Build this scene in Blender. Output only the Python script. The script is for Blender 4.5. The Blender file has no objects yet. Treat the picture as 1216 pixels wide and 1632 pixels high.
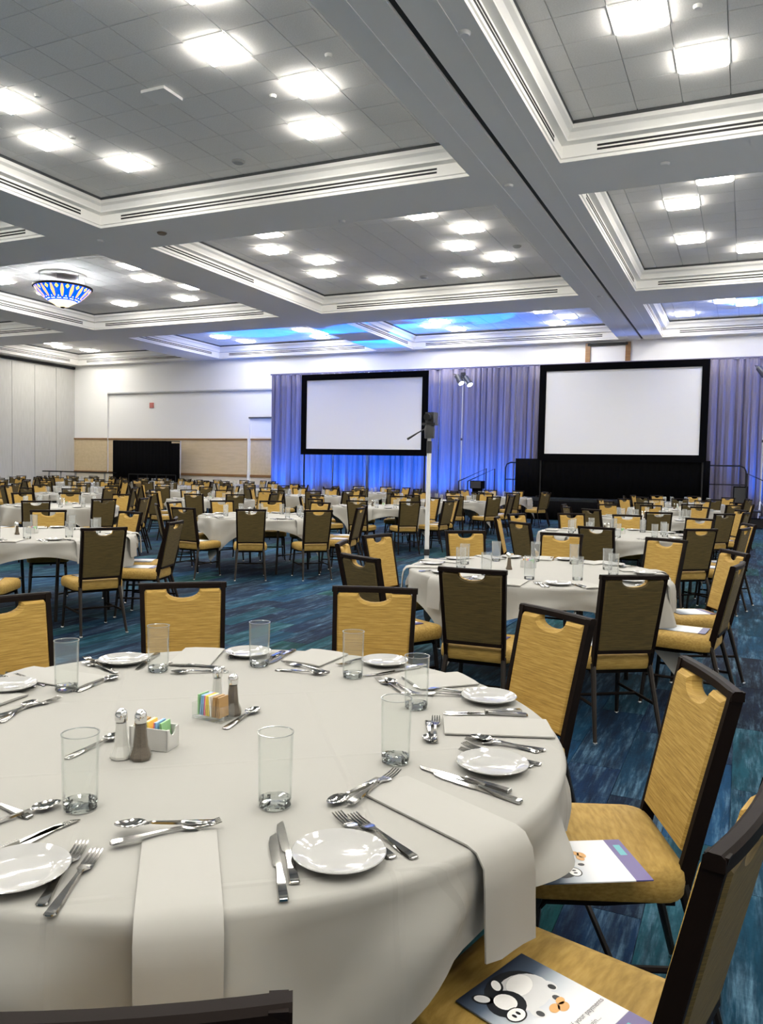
import bpy, math, random
from math import sin, cos, pi, radians, sqrt, atan2, degrees
from mathutils import Vector, Matrix
rnd = random.Random(7)
SC = bpy.context.scene
COL = SC.collection
# ------------------------------------------------------------------ camera
EYE = 1.46
FPX = 1260.2
YAW, PIT, ROL = radians(24.619), radians(-3.0376), radians(1.2015)
fw = Vector((-sin(YAW)*cos(PIT), cos(YAW)*cos(PIT), sin(PIT)))
rt = Vector((cos(YAW), sin(YAW), 0)); upv = rt.cross(fw)
r2 = rt*cos(ROL) + upv*sin(ROL); u2 = -rt*sin(ROL) + upv*cos(ROL)
cd = bpy.data.cameras.new('camera'); cam = bpy.data.objects.new('camera', cd); COL.objects.link(cam)
cam.matrix_world = Matrix((( r2.x, u2.x, -fw.x, 0), (r2.y, u2.y, -fw.y, 0), (r2.z, u2.z, -fw.z, EYE), (0, 0, 0, 1)))
cd.sensor_fit = 'VERTICAL'; cd.sensor_height = 36.0; cd.lens = FPX/1632*36.0
cd.clip_start = 0.05; cd.clip_end = 200
SC.camera = cam
# ------------------------------------------------------------------ world, exposure
wd = bpy.data.worlds.new('world'); SC.world = wd; wd.use_nodes = True
wd.node_tree.nodes['Background'].inputs[0].default_value = (0.5, 0.52, 0.55, 1)
wd.node_tree.nodes['Background'].inputs[1].default_value = 0.02
vs = SC.view_settings
vs.view_transform = 'Standard'; vs.look = 'None'; vs.gamma = 1; vs.use_curve_mapping = False
vs.exposure = 0.83
PANEL_POWER = 30.0        # emission of the ceiling light diffusers
BLUE_WASH = 400.0         # blue uplights washing the drape
BLUE_BEAM = 2900.0         # blue uplights reaching the ceiling
cy = SC.cycles
cy.use_denoising = True
cy.adaptive_threshold = .02; cy.max_bounces = 8; cy.diffuse_bounces = 5; cy.glossy_bounces = 4; cy.transmission_bounces = 6
cy.transparent_max_bounces = 18; cy.caustics_reflective = False; cy.caustics_refractive = False
cy.use_light_tree = True; cy.sample_clamp_indirect = 6.0

# ------------------------------------------------------------------ helpers
def un(x, y, z):                       # point of the photograph on the horizontal plane at height z
    d = r2*((x-608)/FPX) - u2*((y-816)/FPX) + fw
    p = d*((z-EYE)/d.z); return Vector((p.x, p.y, z))
def uy(x, y, Y):                       # ... on the upright plane at distance Y
    d = r2*((x-608)/FPX) - u2*((y-816)/FPX) + fw
    p = d*(Y/d.y); return Vector((p.x, Y, p.z+EYE))
def pr(P):
    q = Vector(P) - Vector((0, 0, EYE)); k = q.dot(fw)
    if k < 0.05: return (-9999, -9999, k)
    return (608+FPX*q.dot(r2)/k, 816-FPX*q.dot(u2)/k, k)

class MB:
    def __init__(s): s.v = []; s.f = []; s.m = []
    def add(s, V, F, mi=0, T=None):
        o = len(s.v)
        s.v += [tuple(T @ Vector(p)) if T else tuple(p) for p in V]
        s.f += [tuple(i+o for i in f) for f in F]; s.m += [mi]*len(F); return s
    def box(s, c, d, mi=0, T=None):
        x, y, z = c; a, b, e = d[0]/2, d[1]/2, d[2]/2
        V = [(x+i*a, y+j*b, z+k*e) for k in (-1, 1) for j in (-1, 1) for i in (-1, 1)]
        return s.add(V, [(0,2,3,1),(4,5,7,6),(0,1,5,4),(2,6,7,3),(0,4,6,2),(1,3,7,5)], mi, T)
    def loft(s, rings, mi=0, caps=True, closed=True, T=None):
        n = len(rings[0]); V = [p for r in rings for p in r]; F = []
        for i in range(len(rings)-1):
            for j in range(n if closed else n-1):
                k = (j+1) % n
                F.append((i*n+j, i*n+k, (i+1)*n+k, (i+1)*n+j))
        if caps:
            F.append(tuple(range(n-1, -1, -1))); F.append(tuple((len(rings)-1)*n+j for j in range(n)))
        return s.add(V, F, mi, T)
    def lathe(s, prof, n, c=(0, 0, 0), mi=0, caps=True, T=None):
        rings = [[(c[0]+r*cos(2*pi*j/n), c[1]+r*sin(2*pi*j/n), c[2]+z) for j in range(n)] for r, z in prof]
        return s.loft(rings, mi, caps, True, T)
    def tube(s, pts, rad, n=6, mi=0, T=None, sq=False):
        rings = []; pts = [Vector(p) for p in pts]
        rad = rad if isinstance(rad, (list, tuple)) else [rad]*len(pts)
        up = None
        for i, p in enumerate(pts):
            t = (pts[min(i+1, len(pts)-1)] - pts[max(i-1, 0)]).normalized()
            if up is None: up = Vector((0, 0, 1)) if abs(t.z) < .9 else Vector((0, 1, 0))
            a = t.cross(up).normalized(); b = a.cross(t).normalized(); up = b
            o = pi/4 if sq else 0
            rings.append([tuple(p + a*(rad[i]*cos(2*pi*j/n+o)) + b*(rad[i]*sin(2*pi*j/n+o))) for j in range(n)])
        return s.loft(rings, mi, True, True, T)
    def mesh(s, name, mats, smooth=True, ang=38):
        me = bpy.data.meshes.new(name); me.from_pydata(s.v, [], s.f)
        for m in (mats if isinstance(mats, (list, tuple)) else [mats]): me.materials.append(m)
        if any(s.m): me.polygons.foreach_set('material_index', s.m)
        if smooth:
            me.polygons.foreach_set('use_smooth', [True]*len(s.f)); me.set_sharp_from_angle(angle=radians(ang))
        me.update(); return me
    def build(s, name, mats, parent=None, smooth=True, ang=38):
        return obj(name, s.mesh(name, mats, smooth, ang), parent)

def obj(name, me, parent=None, loc=None, rz=None):
    o = bpy.data.objects.new(name, me); COL.objects.link(o)
    if parent: o.parent = parent
    if loc is not None: o.location = loc
    if rz is not None: o.rotation_euler = (0, 0, rz)
    return o
def tag(o, label, cat, group=None):
    o['label'] = label; o['category'] = cat
    if group: o['group'] = group
    return o
def thing(name, label, cat, loc=(0, 0, 0), rz=0, group=None):
    return tag(obj(name, None, None, loc, rz), label, cat, group)
def struct(o): o['kind'] = 'structure'; return o
ORD = ['nearest', 'second nearest', 'third nearest', 'fourth nearest', 'fifth nearest', 'sixth nearest', 'seventh nearest', 'eighth nearest', 'ninth nearest', 'tenth nearest', 'eleventh nearest', 'twelfth nearest', 'thirteenth nearest', 'fourteenth nearest', 'fifteenth nearest', 'sixteenth nearest']
ORDN = ['first', 'second', 'third', 'fourth', 'fifth', 'sixth', 'seventh', 'eighth', 'ninth', 'tenth', 'eleventh', 'twelfth', 'thirteenth', 'fourteenth', 'fifteenth']

# ------------------------------------------------------------------ materials
def P(name, color, rough=0.5, metal=0.0, **kw):
    m = bpy.data.materials.new(name); m.use_nodes = True
    b = m.node_tree.nodes['Principled BSDF']
    b.inputs['Base Color'].default_value = (*color, 1); b.inputs['Roughness'].default_value = rough
    b.inputs['Metallic'].default_value = metal
    for k, v in kw.items(): b.inputs[k].default_value = v
    return m
def N(m, t, **kw):
    n = m.node_tree.nodes.new(t)
    for k, v in kw.items():
        if hasattr(n, k): setattr(n, k, v)
        else: n.inputs[k.replace('_', ' ')].default_value = v
    return n
def L(m, a, b): m.node_tree.links.new(a, b)
def BS(m): return m.node_tree.nodes['Principled BSDF']
def ramp(m, fac, stops):
    r = N(m, 'ShaderNodeValToRGB'); e = r.color_ramp.elements
    while len(e) < len(stops): e.new(0.5)
    for i, (p, c) in enumerate(stops): e[i].position = p; e[i].color = (*c, 1)
    L(m, fac, r.inputs[0]); return r.outputs[0]
def noise_col(m, stops, scale=(1, 1, 1), nscale=5.0, detail=3, coord='Object', bump=0.0, dist=0.002, rough=0.5):
    tc = N(m, 'ShaderNodeTexCoord'); mp = N(m, 'ShaderNodeMapping'); mp.inputs['Scale'].default_value = scale
    L(m, tc.outputs[coord], mp.inputs[0])
    nz = N(m, 'ShaderNodeTexNoise'); nz.inputs['Scale'].default_value = nscale; nz.inputs['Detail'].default_value = detail; nz.inputs['Roughness'].default_value = rough
    L(m, mp.outputs[0], nz.inputs['Vector'])
    L(m, ramp(m, nz.outputs['Fac'], stops), BS(m).inputs['Base Color'])
    if bump:
        bp = N(m, 'ShaderNodeBump'); bp.inputs['Strength'].default_value = bump; bp.inputs['Distance'].default_value = dist
        L(m, nz.outputs['Fac'], bp.inputs['Height']); L(m, bp.outputs[0], BS(m).inputs['Normal'])
    return nz

M_gold = P('gold_fabric', (.42, .28, .07), .75)
noise_col(M_gold, [(.3, (.22, .127, .017)), (.5, (.34, .208, .036)), (.72, (.46, .30, .075))], (5, 5, 110), 2.2, 4, bump=.35, dist=.002, rough=.65)
M_goldseat = P('gold_seat_fabric', (.42, .28, .07), .75)
noise_col(M_goldseat, [(.3, (.24, .145, .024)), (.55, (.33, .207, .042)), (.75, (.40, .26, .065))], (8, 30, 60), 2.2, 4, bump=.25, dist=.002)
M_backshade = P('shaded_back_fabric', (.16, .11, .03), .75)  # gold weave with the shade of the reclined outer back put into its colour
noise_col(M_backshade, [(.3, (.042, .027, .004)), (.5, (.080, .053, .010)), (.72, (.13, .09, .022))], (5, 5, 110), 2.2, 4, bump=.35, dist=.002, rough=.65)
M_frame = P('bronze_metal', (.0075, .0045, .0035), .5, 0, **{'Specular IOR Level': .07})
M_leg = P('leg_metal', (.03, .024, .02), .28, .6)
M_chrome = P('chrome', (.75, .75, .74), .12, 1.0)
M_steel = P('steel', (.42, .41, .39), .09, 1.0)
M_cloth = P('table_linen', (.30, .295, .274), .85)
def cloth_nodes(m):
    tc = N(m, 'ShaderNodeTexCoord'); sx = N(m, 'ShaderNodeSeparateXYZ'); L(m, tc.outputs['Object'], sx.inputs[0])
    acc = None
    for ax in (0, 1):                  # pressed fold lines of the square cloth
        pp = N(m, 'ShaderNodeMath', operation='PINGPONG'); L(m, sx.outputs[ax], pp.inputs[0]); pp.inputs[1].default_value = .56
        ab = N(m, 'ShaderNodeMath', operation='SUBTRACT'); L(m, pp.outputs[0], ab.inputs[0]); ab.inputs[1].default_value = .28
        aa = N(m, 'ShaderNodeMath', operation='ABSOLUTE'); L(m, ab.outputs[0], aa.inputs[0])
        mr = N(m, 'ShaderNodeMapRange'); L(m, aa.outputs[0], mr.inputs[0]); mr.inputs[1].default_value = 0; mr.inputs[2].default_value = .010; mr.inputs[3].default_value = 1; mr.inputs[4].default_value = 0
        if acc is None: acc = mr.outputs[0]
        else:
            mx = N(m, 'ShaderNodeMath', operation='MAXIMUM'); L(m, acc, mx.inputs[0]); L(m, mr.outputs[0], mx.inputs[1]); acc = mx.outputs[0]
    nz = N(m, 'ShaderNodeTexNoise'); nz.inputs['Scale'].default_value = 6; nz.inputs['Detail'].default_value = 4; L(m, tc.outputs['Object'], nz.inputs['Vector'])
    ad = N(m, 'ShaderNodeMath', operation='MULTIPLY_ADD'); L(m, nz.outputs['Fac'], ad.inputs[0]); ad.inputs[1].default_value = .9; L(m, acc, ad.inputs[2])
    bp = N(m, 'ShaderNodeBump'); bp.inputs['Strength'].default_value = .35; bp.inputs['Distance'].default_value = .003
    L(m, ad.outputs[0], bp.inputs['Height']); L(m, bp.outputs[0], BS(m).inputs['Normal'])
cloth_nodes(M_cloth)
M_napkin = P('napkin_linen', (.33, .325, .303), .85)
M_tabletop = P('plywood', (.30, .20, .11), .6)
M_porc = P('porcelain', (.38, .38, .37), .06)
M_ceramic = P('white_ceramic', (.55, .545, .52), .2)
M_salt = P('salt', (.68, .67, .63), .7); M_pepper = P('pepper', (.055, .042, .028), .8)
noise_col(M_pepper, [(.35, (.02, .016, .01)), (.65, (.16, .12, .08))], (1, 1, 1), 900, 2)
def thin_glass(name, tint=(.97, .98, .97), ior=1.25, edge=.5, reflection_haze=.0):  # diffuse white mixed in as a painted veil of reflected light
    m = bpy.data.materials.new(name); m.use_nodes = True; nt = m.node_tree; nt.nodes.clear()
    out = nt.nodes.new('ShaderNodeOutputMaterial'); mix = nt.nodes.new('ShaderNodeMixShader')
    tr = nt.nodes.new('ShaderNodeBsdfTransparent'); tr.inputs[0].default_value = (*tint, 1)
    gl = nt.nodes.new('ShaderNodeBsdfGlossy'); gl.inputs['Roughness'].default_value = .03; gl.inputs[0].default_value = (.9, .92, .92, 1)
    lw = nt.nodes.new('ShaderNodeFresnel'); lw.inputs[0].default_value = ior
    mu = nt.nodes.new('ShaderNodeMath'); mu.operation = 'MULTIPLY'; mu.inputs[1].default_value = edge
    nt.links.new(lw.outputs[0], mu.inputs[0]); nt.links.new(mu.outputs[0], mix.inputs[0]); nt.links.new(tr.outputs[0], mix.inputs[1]); nt.links.new(gl.outputs[0], mix.inputs[2]); df = nt.nodes.new('ShaderNodeBsdfDiffuse'); df.inputs[0].default_value = (.8, .82, .82, 1); hz = nt.nodes.new('ShaderNodeMixShader'); hz.inputs[0].default_value = reflection_haze
    nt.links.new(mix.outputs[0], hz.inputs[1]); nt.links.new(df.outputs[0], hz.inputs[2]); nt.links.new(hz.outputs[0], out.inputs[0])
    return m
M_glass = thin_glass('thin_glass', (.985, .99, .985), 1.14, .45, .045)
M_glassbase = thin_glass('glass_base', (.93, .945, .94), 1.6, 1.0)
M_glassfar = thin_glass('far_glass', (.97, .975, .975), 1.2, .6, .11)
M_rim = thin_glass('glass_rim', (.86, .88, .88), 1.5, .9, .15)

M_soffit = P('ceiling_paint', (.92, .905, .885), .8)
M_cove = P('cove_paint', (.92, .91, .88), .7)
M_tile = P('acoustic_tile', (.60, .59, .575), .9)
noise_col(M_tile, [(.35, (.84, .82, .795)), (.65, (.91, .895, .87))], (1, 1, 1), 60, 3, bump=.15, dist=.001)
M_grid = P('ceiling_grid', (.50, .50, .49), .6)
M_slot = P('slot_black', (.006, .006, .007), .6)
M_reveal = P('reveal_grey', (.07, .075, .08), .7)
M_wall = P('wall_paint', (.90, .895, .875), .8)
M_wains = P('wainscot_vinyl', (.52, .42, .28), .75)
noise_col(M_wains, [(.3, (.60, .475, .29)), (.7, (.68, .545, .345))], (1, 1, 1), 14, 4, coord='Generated')
M_lower = P('lower_wall', (.72, .65, .52), .75)
M_wood = P('wood_rail', (.26, .125, .04), .4)
noise_col(M_wood, [(.3, (.18, .08, .025)), (.7, (.34, .18, .065))], (1, 20, 20), 3, 4)
M_air = P('airwall_vinyl', (.60, .59, .555), .8)
noise_col(M_air, [(.3, (.53, .525, .495)), (.7, (.60, .595, .565))], (8, 8, .6), 3, 4)
M_black = P('black_cloth', (.0025, .0025, .003), .95, 0, **{'Specular IOR Level': .05})
M_blackmetal = P('black_metal', (.004, .004, .005), .4, 0, **{'Specular IOR Level': .3})
M_deck = P('stage_deck', (.006, .009, .012), .4, 0, **{'Specular IOR Level': .3})
M_screen = P('screen_vinyl', (.88, .88, .88), .8)
M_pole = P('white_pole', (.72, .71, .68), .4)
M_alu = P('aluminium', (.6, .6, .6), .3, .9)
M_plastic = P('dark_plastic', (.025, .025, .027), .4)
M_red = P('red_plate', (.62, .20, .17), .5)
M_sensor = P('sensor_plastic', (.34, .34, .34), .5); M_brown = P('brown_cap', (.20, .15, .11), .5)
M_drape = P('drape_fabric', (.60, .60, .66), .8)
noise_col(M_drape, [(.3, (.115, .105, .145)), (.7, (.165, .15, .20))], (30, 30, .4), 2, 3)
def emis(name, col, st):
    m = bpy.data.materials.new(name); m.use_nodes = True; nt = m.node_tree; nt.nodes.clear()
    o = nt.nodes.new('ShaderNodeOutputMaterial'); e = nt.nodes.new('ShaderNodeEmission'); e.inputs[0].default_value = (*col, 1); e.inputs[1].default_value = st
    nt.links.new(e.outputs[0], o.inputs[0]); return m
M_light = emis('light_diffuser', (1.0, .955, .87), PANEL_POWER)
M_lens = emis('lamp_lens', (.9, .95, 1.0), 6.0)
M_bluelens = emis('blue_lens', (.02, .12, 1.0), 8.0)

# carpet: planks along the room, streaky blues and teals
M_carpet = P('carpet_planks', (.02, .08, .15), .95)
def carpet():
    m = M_carpet; g = N(m, 'ShaderNodeNewGeometry'); sp = N(m, 'ShaderNodeSeparateXYZ'); L(m, g.outputs['Position'], sp.inputs[0])
    def mth(op, a, b=None):
        n = N(m, 'ShaderNodeMath', operation=op)
        for i, q in enumerate((a, b)):
            if q is None: continue
            if isinstance(q, (int, float)): n.inputs[i].default_value = q
            else: L(m, q, n.inputs[i])
        return n.outputs[0]
    ix = mth('FLOOR', mth('DIVIDE', sp.outputs[0], .25))
    off = mth('MULTIPLY', mth('MODULO', ix, 3), .3333)
    iy = mth('FLOOR', mth('ADD', sp.outputs[1], off))
    cb = N(m, 'ShaderNodeCombineXYZ'); L(m, ix, cb.inputs[0]); L(m, iy, cb.inputs[1])
    wn = N(m, 'ShaderNodeTexWhiteNoise'); wn.noise_dimensions = '2D'; L(m, cb.outputs[0], wn.inputs['Vector'])
    base = ramp(m, wn.outputs['Value'], [(0, (.001, .006, .020)), (.3, (.002, .016, .050)), (.5, (.002, .032, .052)), (.68, (.003, .036, .095)), (.85, (.002, .042, .036)), (1, (.009, .052, .120))])
    def streak(sc, seed):
        mp = N(m, 'ShaderNodeMapping'); mp.inputs['Scale'].default_value = sc; L(m, g.outputs['Position'], mp.inputs[0])
        ad = N(m, 'ShaderNodeVectorMath', operation='ADD'); L(m, mp.outputs[0], ad.inputs[0])
        ml = N(m, 'ShaderNodeVectorMath', operation='SCALE'); L(m, wn.outputs['Color'], ml.inputs[0]); ml.inputs['Scale'].default_value = 31+seed; L(m, ml.outputs[0], ad.inputs[1])
        nz = N(m, 'ShaderNodeTexNoise'); nz.inputs['Scale'].default_value = 1; nz.inputs['Detail'].default_value = 5; nz.inputs['Roughness'].default_value = .7; L(m, ad.outputs[0], nz.inputs['Vector']); return nz.outputs['Fac']
    s1 = streak((45, 3.5, 1), 3); s2 = streak((9, 1.6, 1), 11); s3 = streak((14, 60, 1), 23)
    k = ramp(m, s1, [(.42, (0, 0, 0)), (.68, (1, 1, 1))])
    k2 = ramp(m, s2, [(.45, (0, 0, 0)), (.68, (1, 1, 1))])
    mu = mth('MULTIPLY', k, k2)
    mu = mth('MULTIPLY', mu, mth('ADD', s3, .25))
    mx = N(m, 'ShaderNodeMix'); mx.data_type = 'RGBA'; L(m, mu, mx.inputs['Factor']); L(m, base, mx.inputs['A']); mx.inputs['B'].default_value = (.15, .28, .38, 1)
    dk = ramp(m, streak((20, 2.2, 1), 40), [(.35, (.35, .35, .40)), (.6, (1, 1, 1))])
    mm = N(m, 'ShaderNodeMix'); mm.data_type = 'RGBA'; mm.blend_type = 'MULTIPLY'; mm.inputs['Factor'].default_value = 1; L(m, mx.outputs['Result'], mm.inputs['A']); L(m, dk, mm.inputs['B'])
    L(m, mm.outputs['Result'], BS(m).inputs['Base Color'])
    bp = N(m, 'ShaderNodeBump'); bp.inputs['Strength'].default_value = .4; bp.inputs['Distance'].default_value = .003; L(m, s3, bp.inputs['Height']); L(m, bp.outputs[0], BS(m).inputs['Normal'])
    BS(m).inputs['Specular IOR Level'].default_value = .15
carpet()
M_gap = P('carpet_gap', (.004, .012, .022), 1)

# ------------------------------------------------------------------ room
XL, XR, Y0, YW = -29.75, 6.2, -8.0, 28.95
ZS, ZT = 6.15, 6.65           # soffit and tile plane
G = .61
fl = struct(obj('floor', MB().box(((XL+XR)/2, (Y0+YW)/2, -.05), (XR-XL+.4, YW-Y0+.4, .09)).mesh('floor', M_carpet, False)))
plank = MB().box((0, 0, -.0025), (.2475, .9975, .009)).mesh('carpet_plank', M_carpet, False)
def plank_px(i, j):
    off = ((i % 3)*.3333); x = (i+.5)*.25; y = j+.5-off; return x, y
cand = []
for i in range(-30, 8):
    for j in range(0, 14):
        x, y = plank_px(i, j); a, b, k = pr((x, y, 0))
        if -40 < a < 1250 and 880 < b < 1680 and (x > -.9 or (-5.2 < x < -2.1 and y > 3.4)): cand.append((k, x, y))
cand.sort()
for k, x, y in cand[:298]:
    obj('carpet_plank', plank, fl, (x, y, 0))

# ceiling: soffit with coffer openings
colsX = [('D', -29.1, -22.4), ('C', -20.96, -13.37), ('B', -11.87, -4.17), ('A', -2.74, 4.95)]
rowsY = [(0, -4.55, 3.1), (1, 4.55, 12.19), (2, 13.65, 21.22), (3, 22.9, 28.47)]
mb = MB(); xs = [XL]; ys = [Y0]
for _, a, b in colsX: xs += [a, b]
xs.append(XR)
for _, a, b in rowsY: ys += [a, b]
ys.append(YW)
GX = -3.42                     # partition track groove
def slab(x0, x1, y0, y1): mb.box(((x0+x1)/2, (y0+y1)/2, ZS+.02), (x1-x0, y1-y0, .04))
for i in range(len(xs)-1):
    for j in range(len(ys)-1):
        if i % 2 == 1 and j % 2 == 1: continue
        if xs[i] < GX < xs[i+1]:
            slab(xs[i], GX-.045, ys[j], ys[j+1]); slab(GX+.045, xs[i+1], ys[j], ys[j+1])
        else: slab(xs[i], xs[i+1], ys[j], ys[j+1])
ceil = struct(mb.build('ceiling', M_soffit, None, False))
mb = MB(); mb.box((GX, (Y0+YW)/2, ZS+.06), (.10, YW-Y0, .04)); tr_ = mb.build('partition_track', M_slot, ceil, False)
tr_['label'] = 'black partition track groove'
mb = MB()
for s in (-1, 1): mb.box((GX+s*.42, (Y0+YW)/2, ZS-.004), (.03, YW-Y0, .008))
mb.build('track_trim', M_soffit, ceil, False)
mb = MB(); mb.box(((XL+XR)/2, (Y0+YW)/2, ZT+.35), (XR-XL+.6, YW-Y0+.6, .06)); mb.build('roof_slab', M_grid, ceil, False)

# cove profile: (inset, height above the soffit)
PROF = [(.004, -.003), (.004, .045), (.025, .055), (.025, .235), (.13, .255), (.13, .285), (.17, .36), (.225, .395), (.225, .455)]
tile_me = MB().box((0, 0, .012), (G-.011, G-.011, .02)).mesh('ceiling_tile', M_tile, False)
lights = []
troffer_frame = MB()
for s in (-1, 1):
    troffer_frame.box((s*(.295), 0, -.004), (.02, .61, .02)); troffer_frame.box((0, s*.295, -.004), (.57, .02, .02))
troffer_frame = troffer_frame.mesh('light_frame', M_cove, False)
dm = MB()                      # shallow lens, its drop added to spill light sideways on ceiling and walls
dm.loft([[(sx*h_, sy*h_, z_) for sx, sy in ((-1, -1), (-1, 1), (1, 1), (1, -1))] for h_, z_ in ((.285, .0), (.28, -.028), (.25, -.050))])
diff_me = dm.mesh('diffuser', M_light, False)
# lit panels: measured in the photograph (tile column, tile row)
PX = {'B1': [(312, -38), (348, 78), (495, 136), (503, 205), (20, 161), (70, 223), (205, 258)],
      'A1': [(1021, 25), (1124, 90)],
      'B2': [(430, 375), (434, 398), (509, 414), (513, 435), (609, 447), (674, 345), (745, 362), (730, 391), (796, 408), (743, 434)],
      'C2': [(96, 398), (206, 424), (234, 443), (301, 457), (296, 474), (199, 483), (5, 449)],
      'A2': [(1140, 284), (1085, 321), (1097, 376), (1195, 390)],
      'C3': [(358, 538), (403, 546), (489, 527), (518, 531), (525, 541)],
      'B3': [(706, 514), (691, 521), (734, 527), (866, 497), (907, 506), (890, 517)],
      'A3': [(1092, 502), (1155, 481), (1190, 485)],
      'D3': [(92, 548), (107, 554), (155, 560)]}
EXTRA = {'B1': [(-9.14, 8.6), (-10.14, 10.6), (-17.14, 8.6), (-16.14, 10.6), (-17.14, 12.6)],
         'A1': [(-1.14, 8.6), (-2.14, 10.6), (-1.14, 12.6), (5.86, 8.6), (4.86, 10.6), (5.86, 12.6), (4.86, 14.6), (5.86, 16.6), (4.86, 18.6)],
         'A2': [(4.86, 24.6), (5.86, 26.6), (4.86, 28.6), (5.86, 30.6), (4.86, 32.6)],
         'A3': [(4.86, 40.6), (5.86, 42.6), (4.86, 44.6)], 'C2': [(-31.14, 25.6), (-32.14, 29.6)],
         'C1': [(-24.14, 8.6), (-25.14, 10.6), (-24.14, 12.6), (-25.14, 14.6), (-24.14, 16.6), (-31.14, 8.6), (-32.14, 10.6), (-31.14, 12.6), (-32.14, 14.6), (-31.14, 16.6)],
         'C0': [(-24.14, -2.4), (-25.14, .6), (-31.14, -2.4), (-32.14, 2.6)], 'D1': [(-39.14, 8.6), (-40.14, 12.6), (-44.14, 10.6), (-45.14, 15.6)],
         'D2': [(-39.14, 24.6), (-40.14, 27.6), (-39.14, 30.6), (-45.14, 24.6), (-44.14, 27.6), (-45.14, 30.6)], 'D0': [],
         'B0': [(-9.14, -4.4), (-10.14, -2.4), (-9.14, -.4), (-10.14, 1.6), (-9.14, 3.6), (-17.14, -4.4), (-16.14, -2.4), (-17.14, -.4), (-16.14, 1.6), (-17.14, 3.6)],
         'A0': [(-1.14, -4.4), (-2.14, -2.4), (-1.14, -.4), (-2.14, 1.6), (-1.14, 3.6), (5.86, -4.4), (4.86, -2.4), (5.86, -.4), (4.86, 1.6), (5.86, 3.6)]}
COFF_NAME = {'B1': 'big near-left coffer', 'A1': 'near-right coffer', 'B2': 'middle coffer', 'C2': 'coffer with the stained glass lamp', 'A2': 'right middle coffer',
             'C3': 'second far coffer from left', 'B3': 'far coffer between the two screens', 'A3': 'far right coffer', 'D3': 'far left coffer', 'C1': 'near far-left coffer', 'C0': 'coffer behind left', 'D1': 'side coffer near left wall',
             'D2': 'middle coffer near left wall', 'D0': 'x', 'B0': 'coffer overhead', 'A0': 'coffer overhead right'}
NTILES = 0
for cn, x0, x1 in colsX:
    for rn, y0, y1 in rowsY:
        key = cn+str(rn)
        mb = MB(); rings = []
        for ins, h in PROF:
            rings.append([(x0+ins, y0+ins, ZS+h), (x1-ins, y0+ins, ZS+h), (x1-ins, y1-ins, ZS+h), (x0+ins, y1-ins, ZS+h)])
        mb.loft([r[::-1] for r in rings], 0, caps=False)
        co = mb.build('coffer', M_cove, ceil, False)
        i0 = PROF[-1][0]; ax0, ax1, ay0, ay1 = x0+i0, x1-i0, y0+i0, y1-i0
        mb = MB(); z1 = ZS+PROF[-1][1]                     # dark reveal round the tile field
        mb.loft([[(ax1, ay0, z1), (ax0, ay0, z1), (ax0, ay1, z1), (ax1, ay1, z1)], [(ax1, ay0, ZT+.05), (ax0, ay0, ZT+.05), (ax0, ay1, ZT+.05), (ax1, ay1, ZT+.05)]], 0, caps=False)
        mb.build('reveal', M_reveal, co, False)
        mb = MB(); mb.box(((ax0+ax1)/2, (ay0+ay1)/2, ZT+.04), (ax1-ax0+.1, ay1-ay0+.1, .03)); mb.build('grid', M_grid, co, False)
        # double air slots in the fascia
        xm, ym, zsl = .55, .55, ZS+.12
        for k in (0, .055):
            for (a, b, c, d) in ((x0+xm, y1-.024, x1-xm, 0), (x0+xm, y0+.024, x1-xm, 0)):
                MB().box(((a+c)/2, b, zsl+k), (c-a, .012, .030)).build('air_slot', M_slot, co, False)
            for xx, d in ((x0+.024, 1), (x1-.024, 1)):
                ya, yb = (y0+ym, y1-ym) if not (key == 'B2' and xx < -8) else (y0+.2, y0+3.9)
                MB().box((xx, (ya+yb)/2, zsl+k), (.012, yb-ya, .030)).build('air_slot', M_slot, co, False)
        # lit panels
        occ = {}
        for (px, py) in PX.get(key, []):
            p = un(px, py, ZT)
            if rn == 3: lights.append((key, p.x, min(p.y-.3, ay1-.8))); continue
            occ[(round(p.x/G+.14), round(p.y/G-.64))] = 1
        for (i, j) in EXTRA.get(key, []): occ.setdefault((round(i+.14), round(j-.64)), 1)
        for (i, j) in occ:
            x, y = (i-.14)*G, (j+.64)*G
            if ax0+.3 < x < ax1-.3 and ay0+.25 < y < ay1-.25: lights.append((key, x, y))
            else:
                x = min(max(x, ax0+.32), ax1-.32); y = min(max(y, ay0+.32), ay1-.32); lights.append((key, x, y))
        # acoustic tiles: single pieces where they can be told apart, one sheet beyond
        far = MB()
        for i in range(-52, 12):
            for j in range(-12, 50):
                x, y = (i-.14)*G, (j+.64)*G
                xa, xb, ya, yb = max(x-G/2, ax0), min(x+G/2, ax1), max(y-G/2, ay0), min(y+G/2, ay1)
                if xb-xa < .04 or yb-ya < .04 or (i, j) in occ: continue
                a, b, k = pr((x, y, ZT)); full = xb-xa > G-.02 and yb-ya > G-.02
                if key in ('B1', 'A1', 'B2', 'A2', 'C2') and k > 0 and -60 < a < 1280 and -60 < b:
                    if full: obj('ceiling_tile', tile_me, co, (x, y, ZT))
                    else: MB().box(((xa+xb)/2, (ya+yb)/2, ZT+.012), (xb-xa-.011, yb-ya-.011, .02)).build('ceiling_tile', M_tile, co, False)
                    NTILES += 1
                else: far.box(((xa+xb)/2, (ya+yb)/2, ZT+.012), (xb-xa-.011, yb-ya-.011, .02))
        if far.v: far.build('tile_field', M_tile, co, False)['kind'] = 'stuff'
bykey = {}
for k, x, y in lights: bykey.setdefault(k, []).append((x, y))
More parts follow.
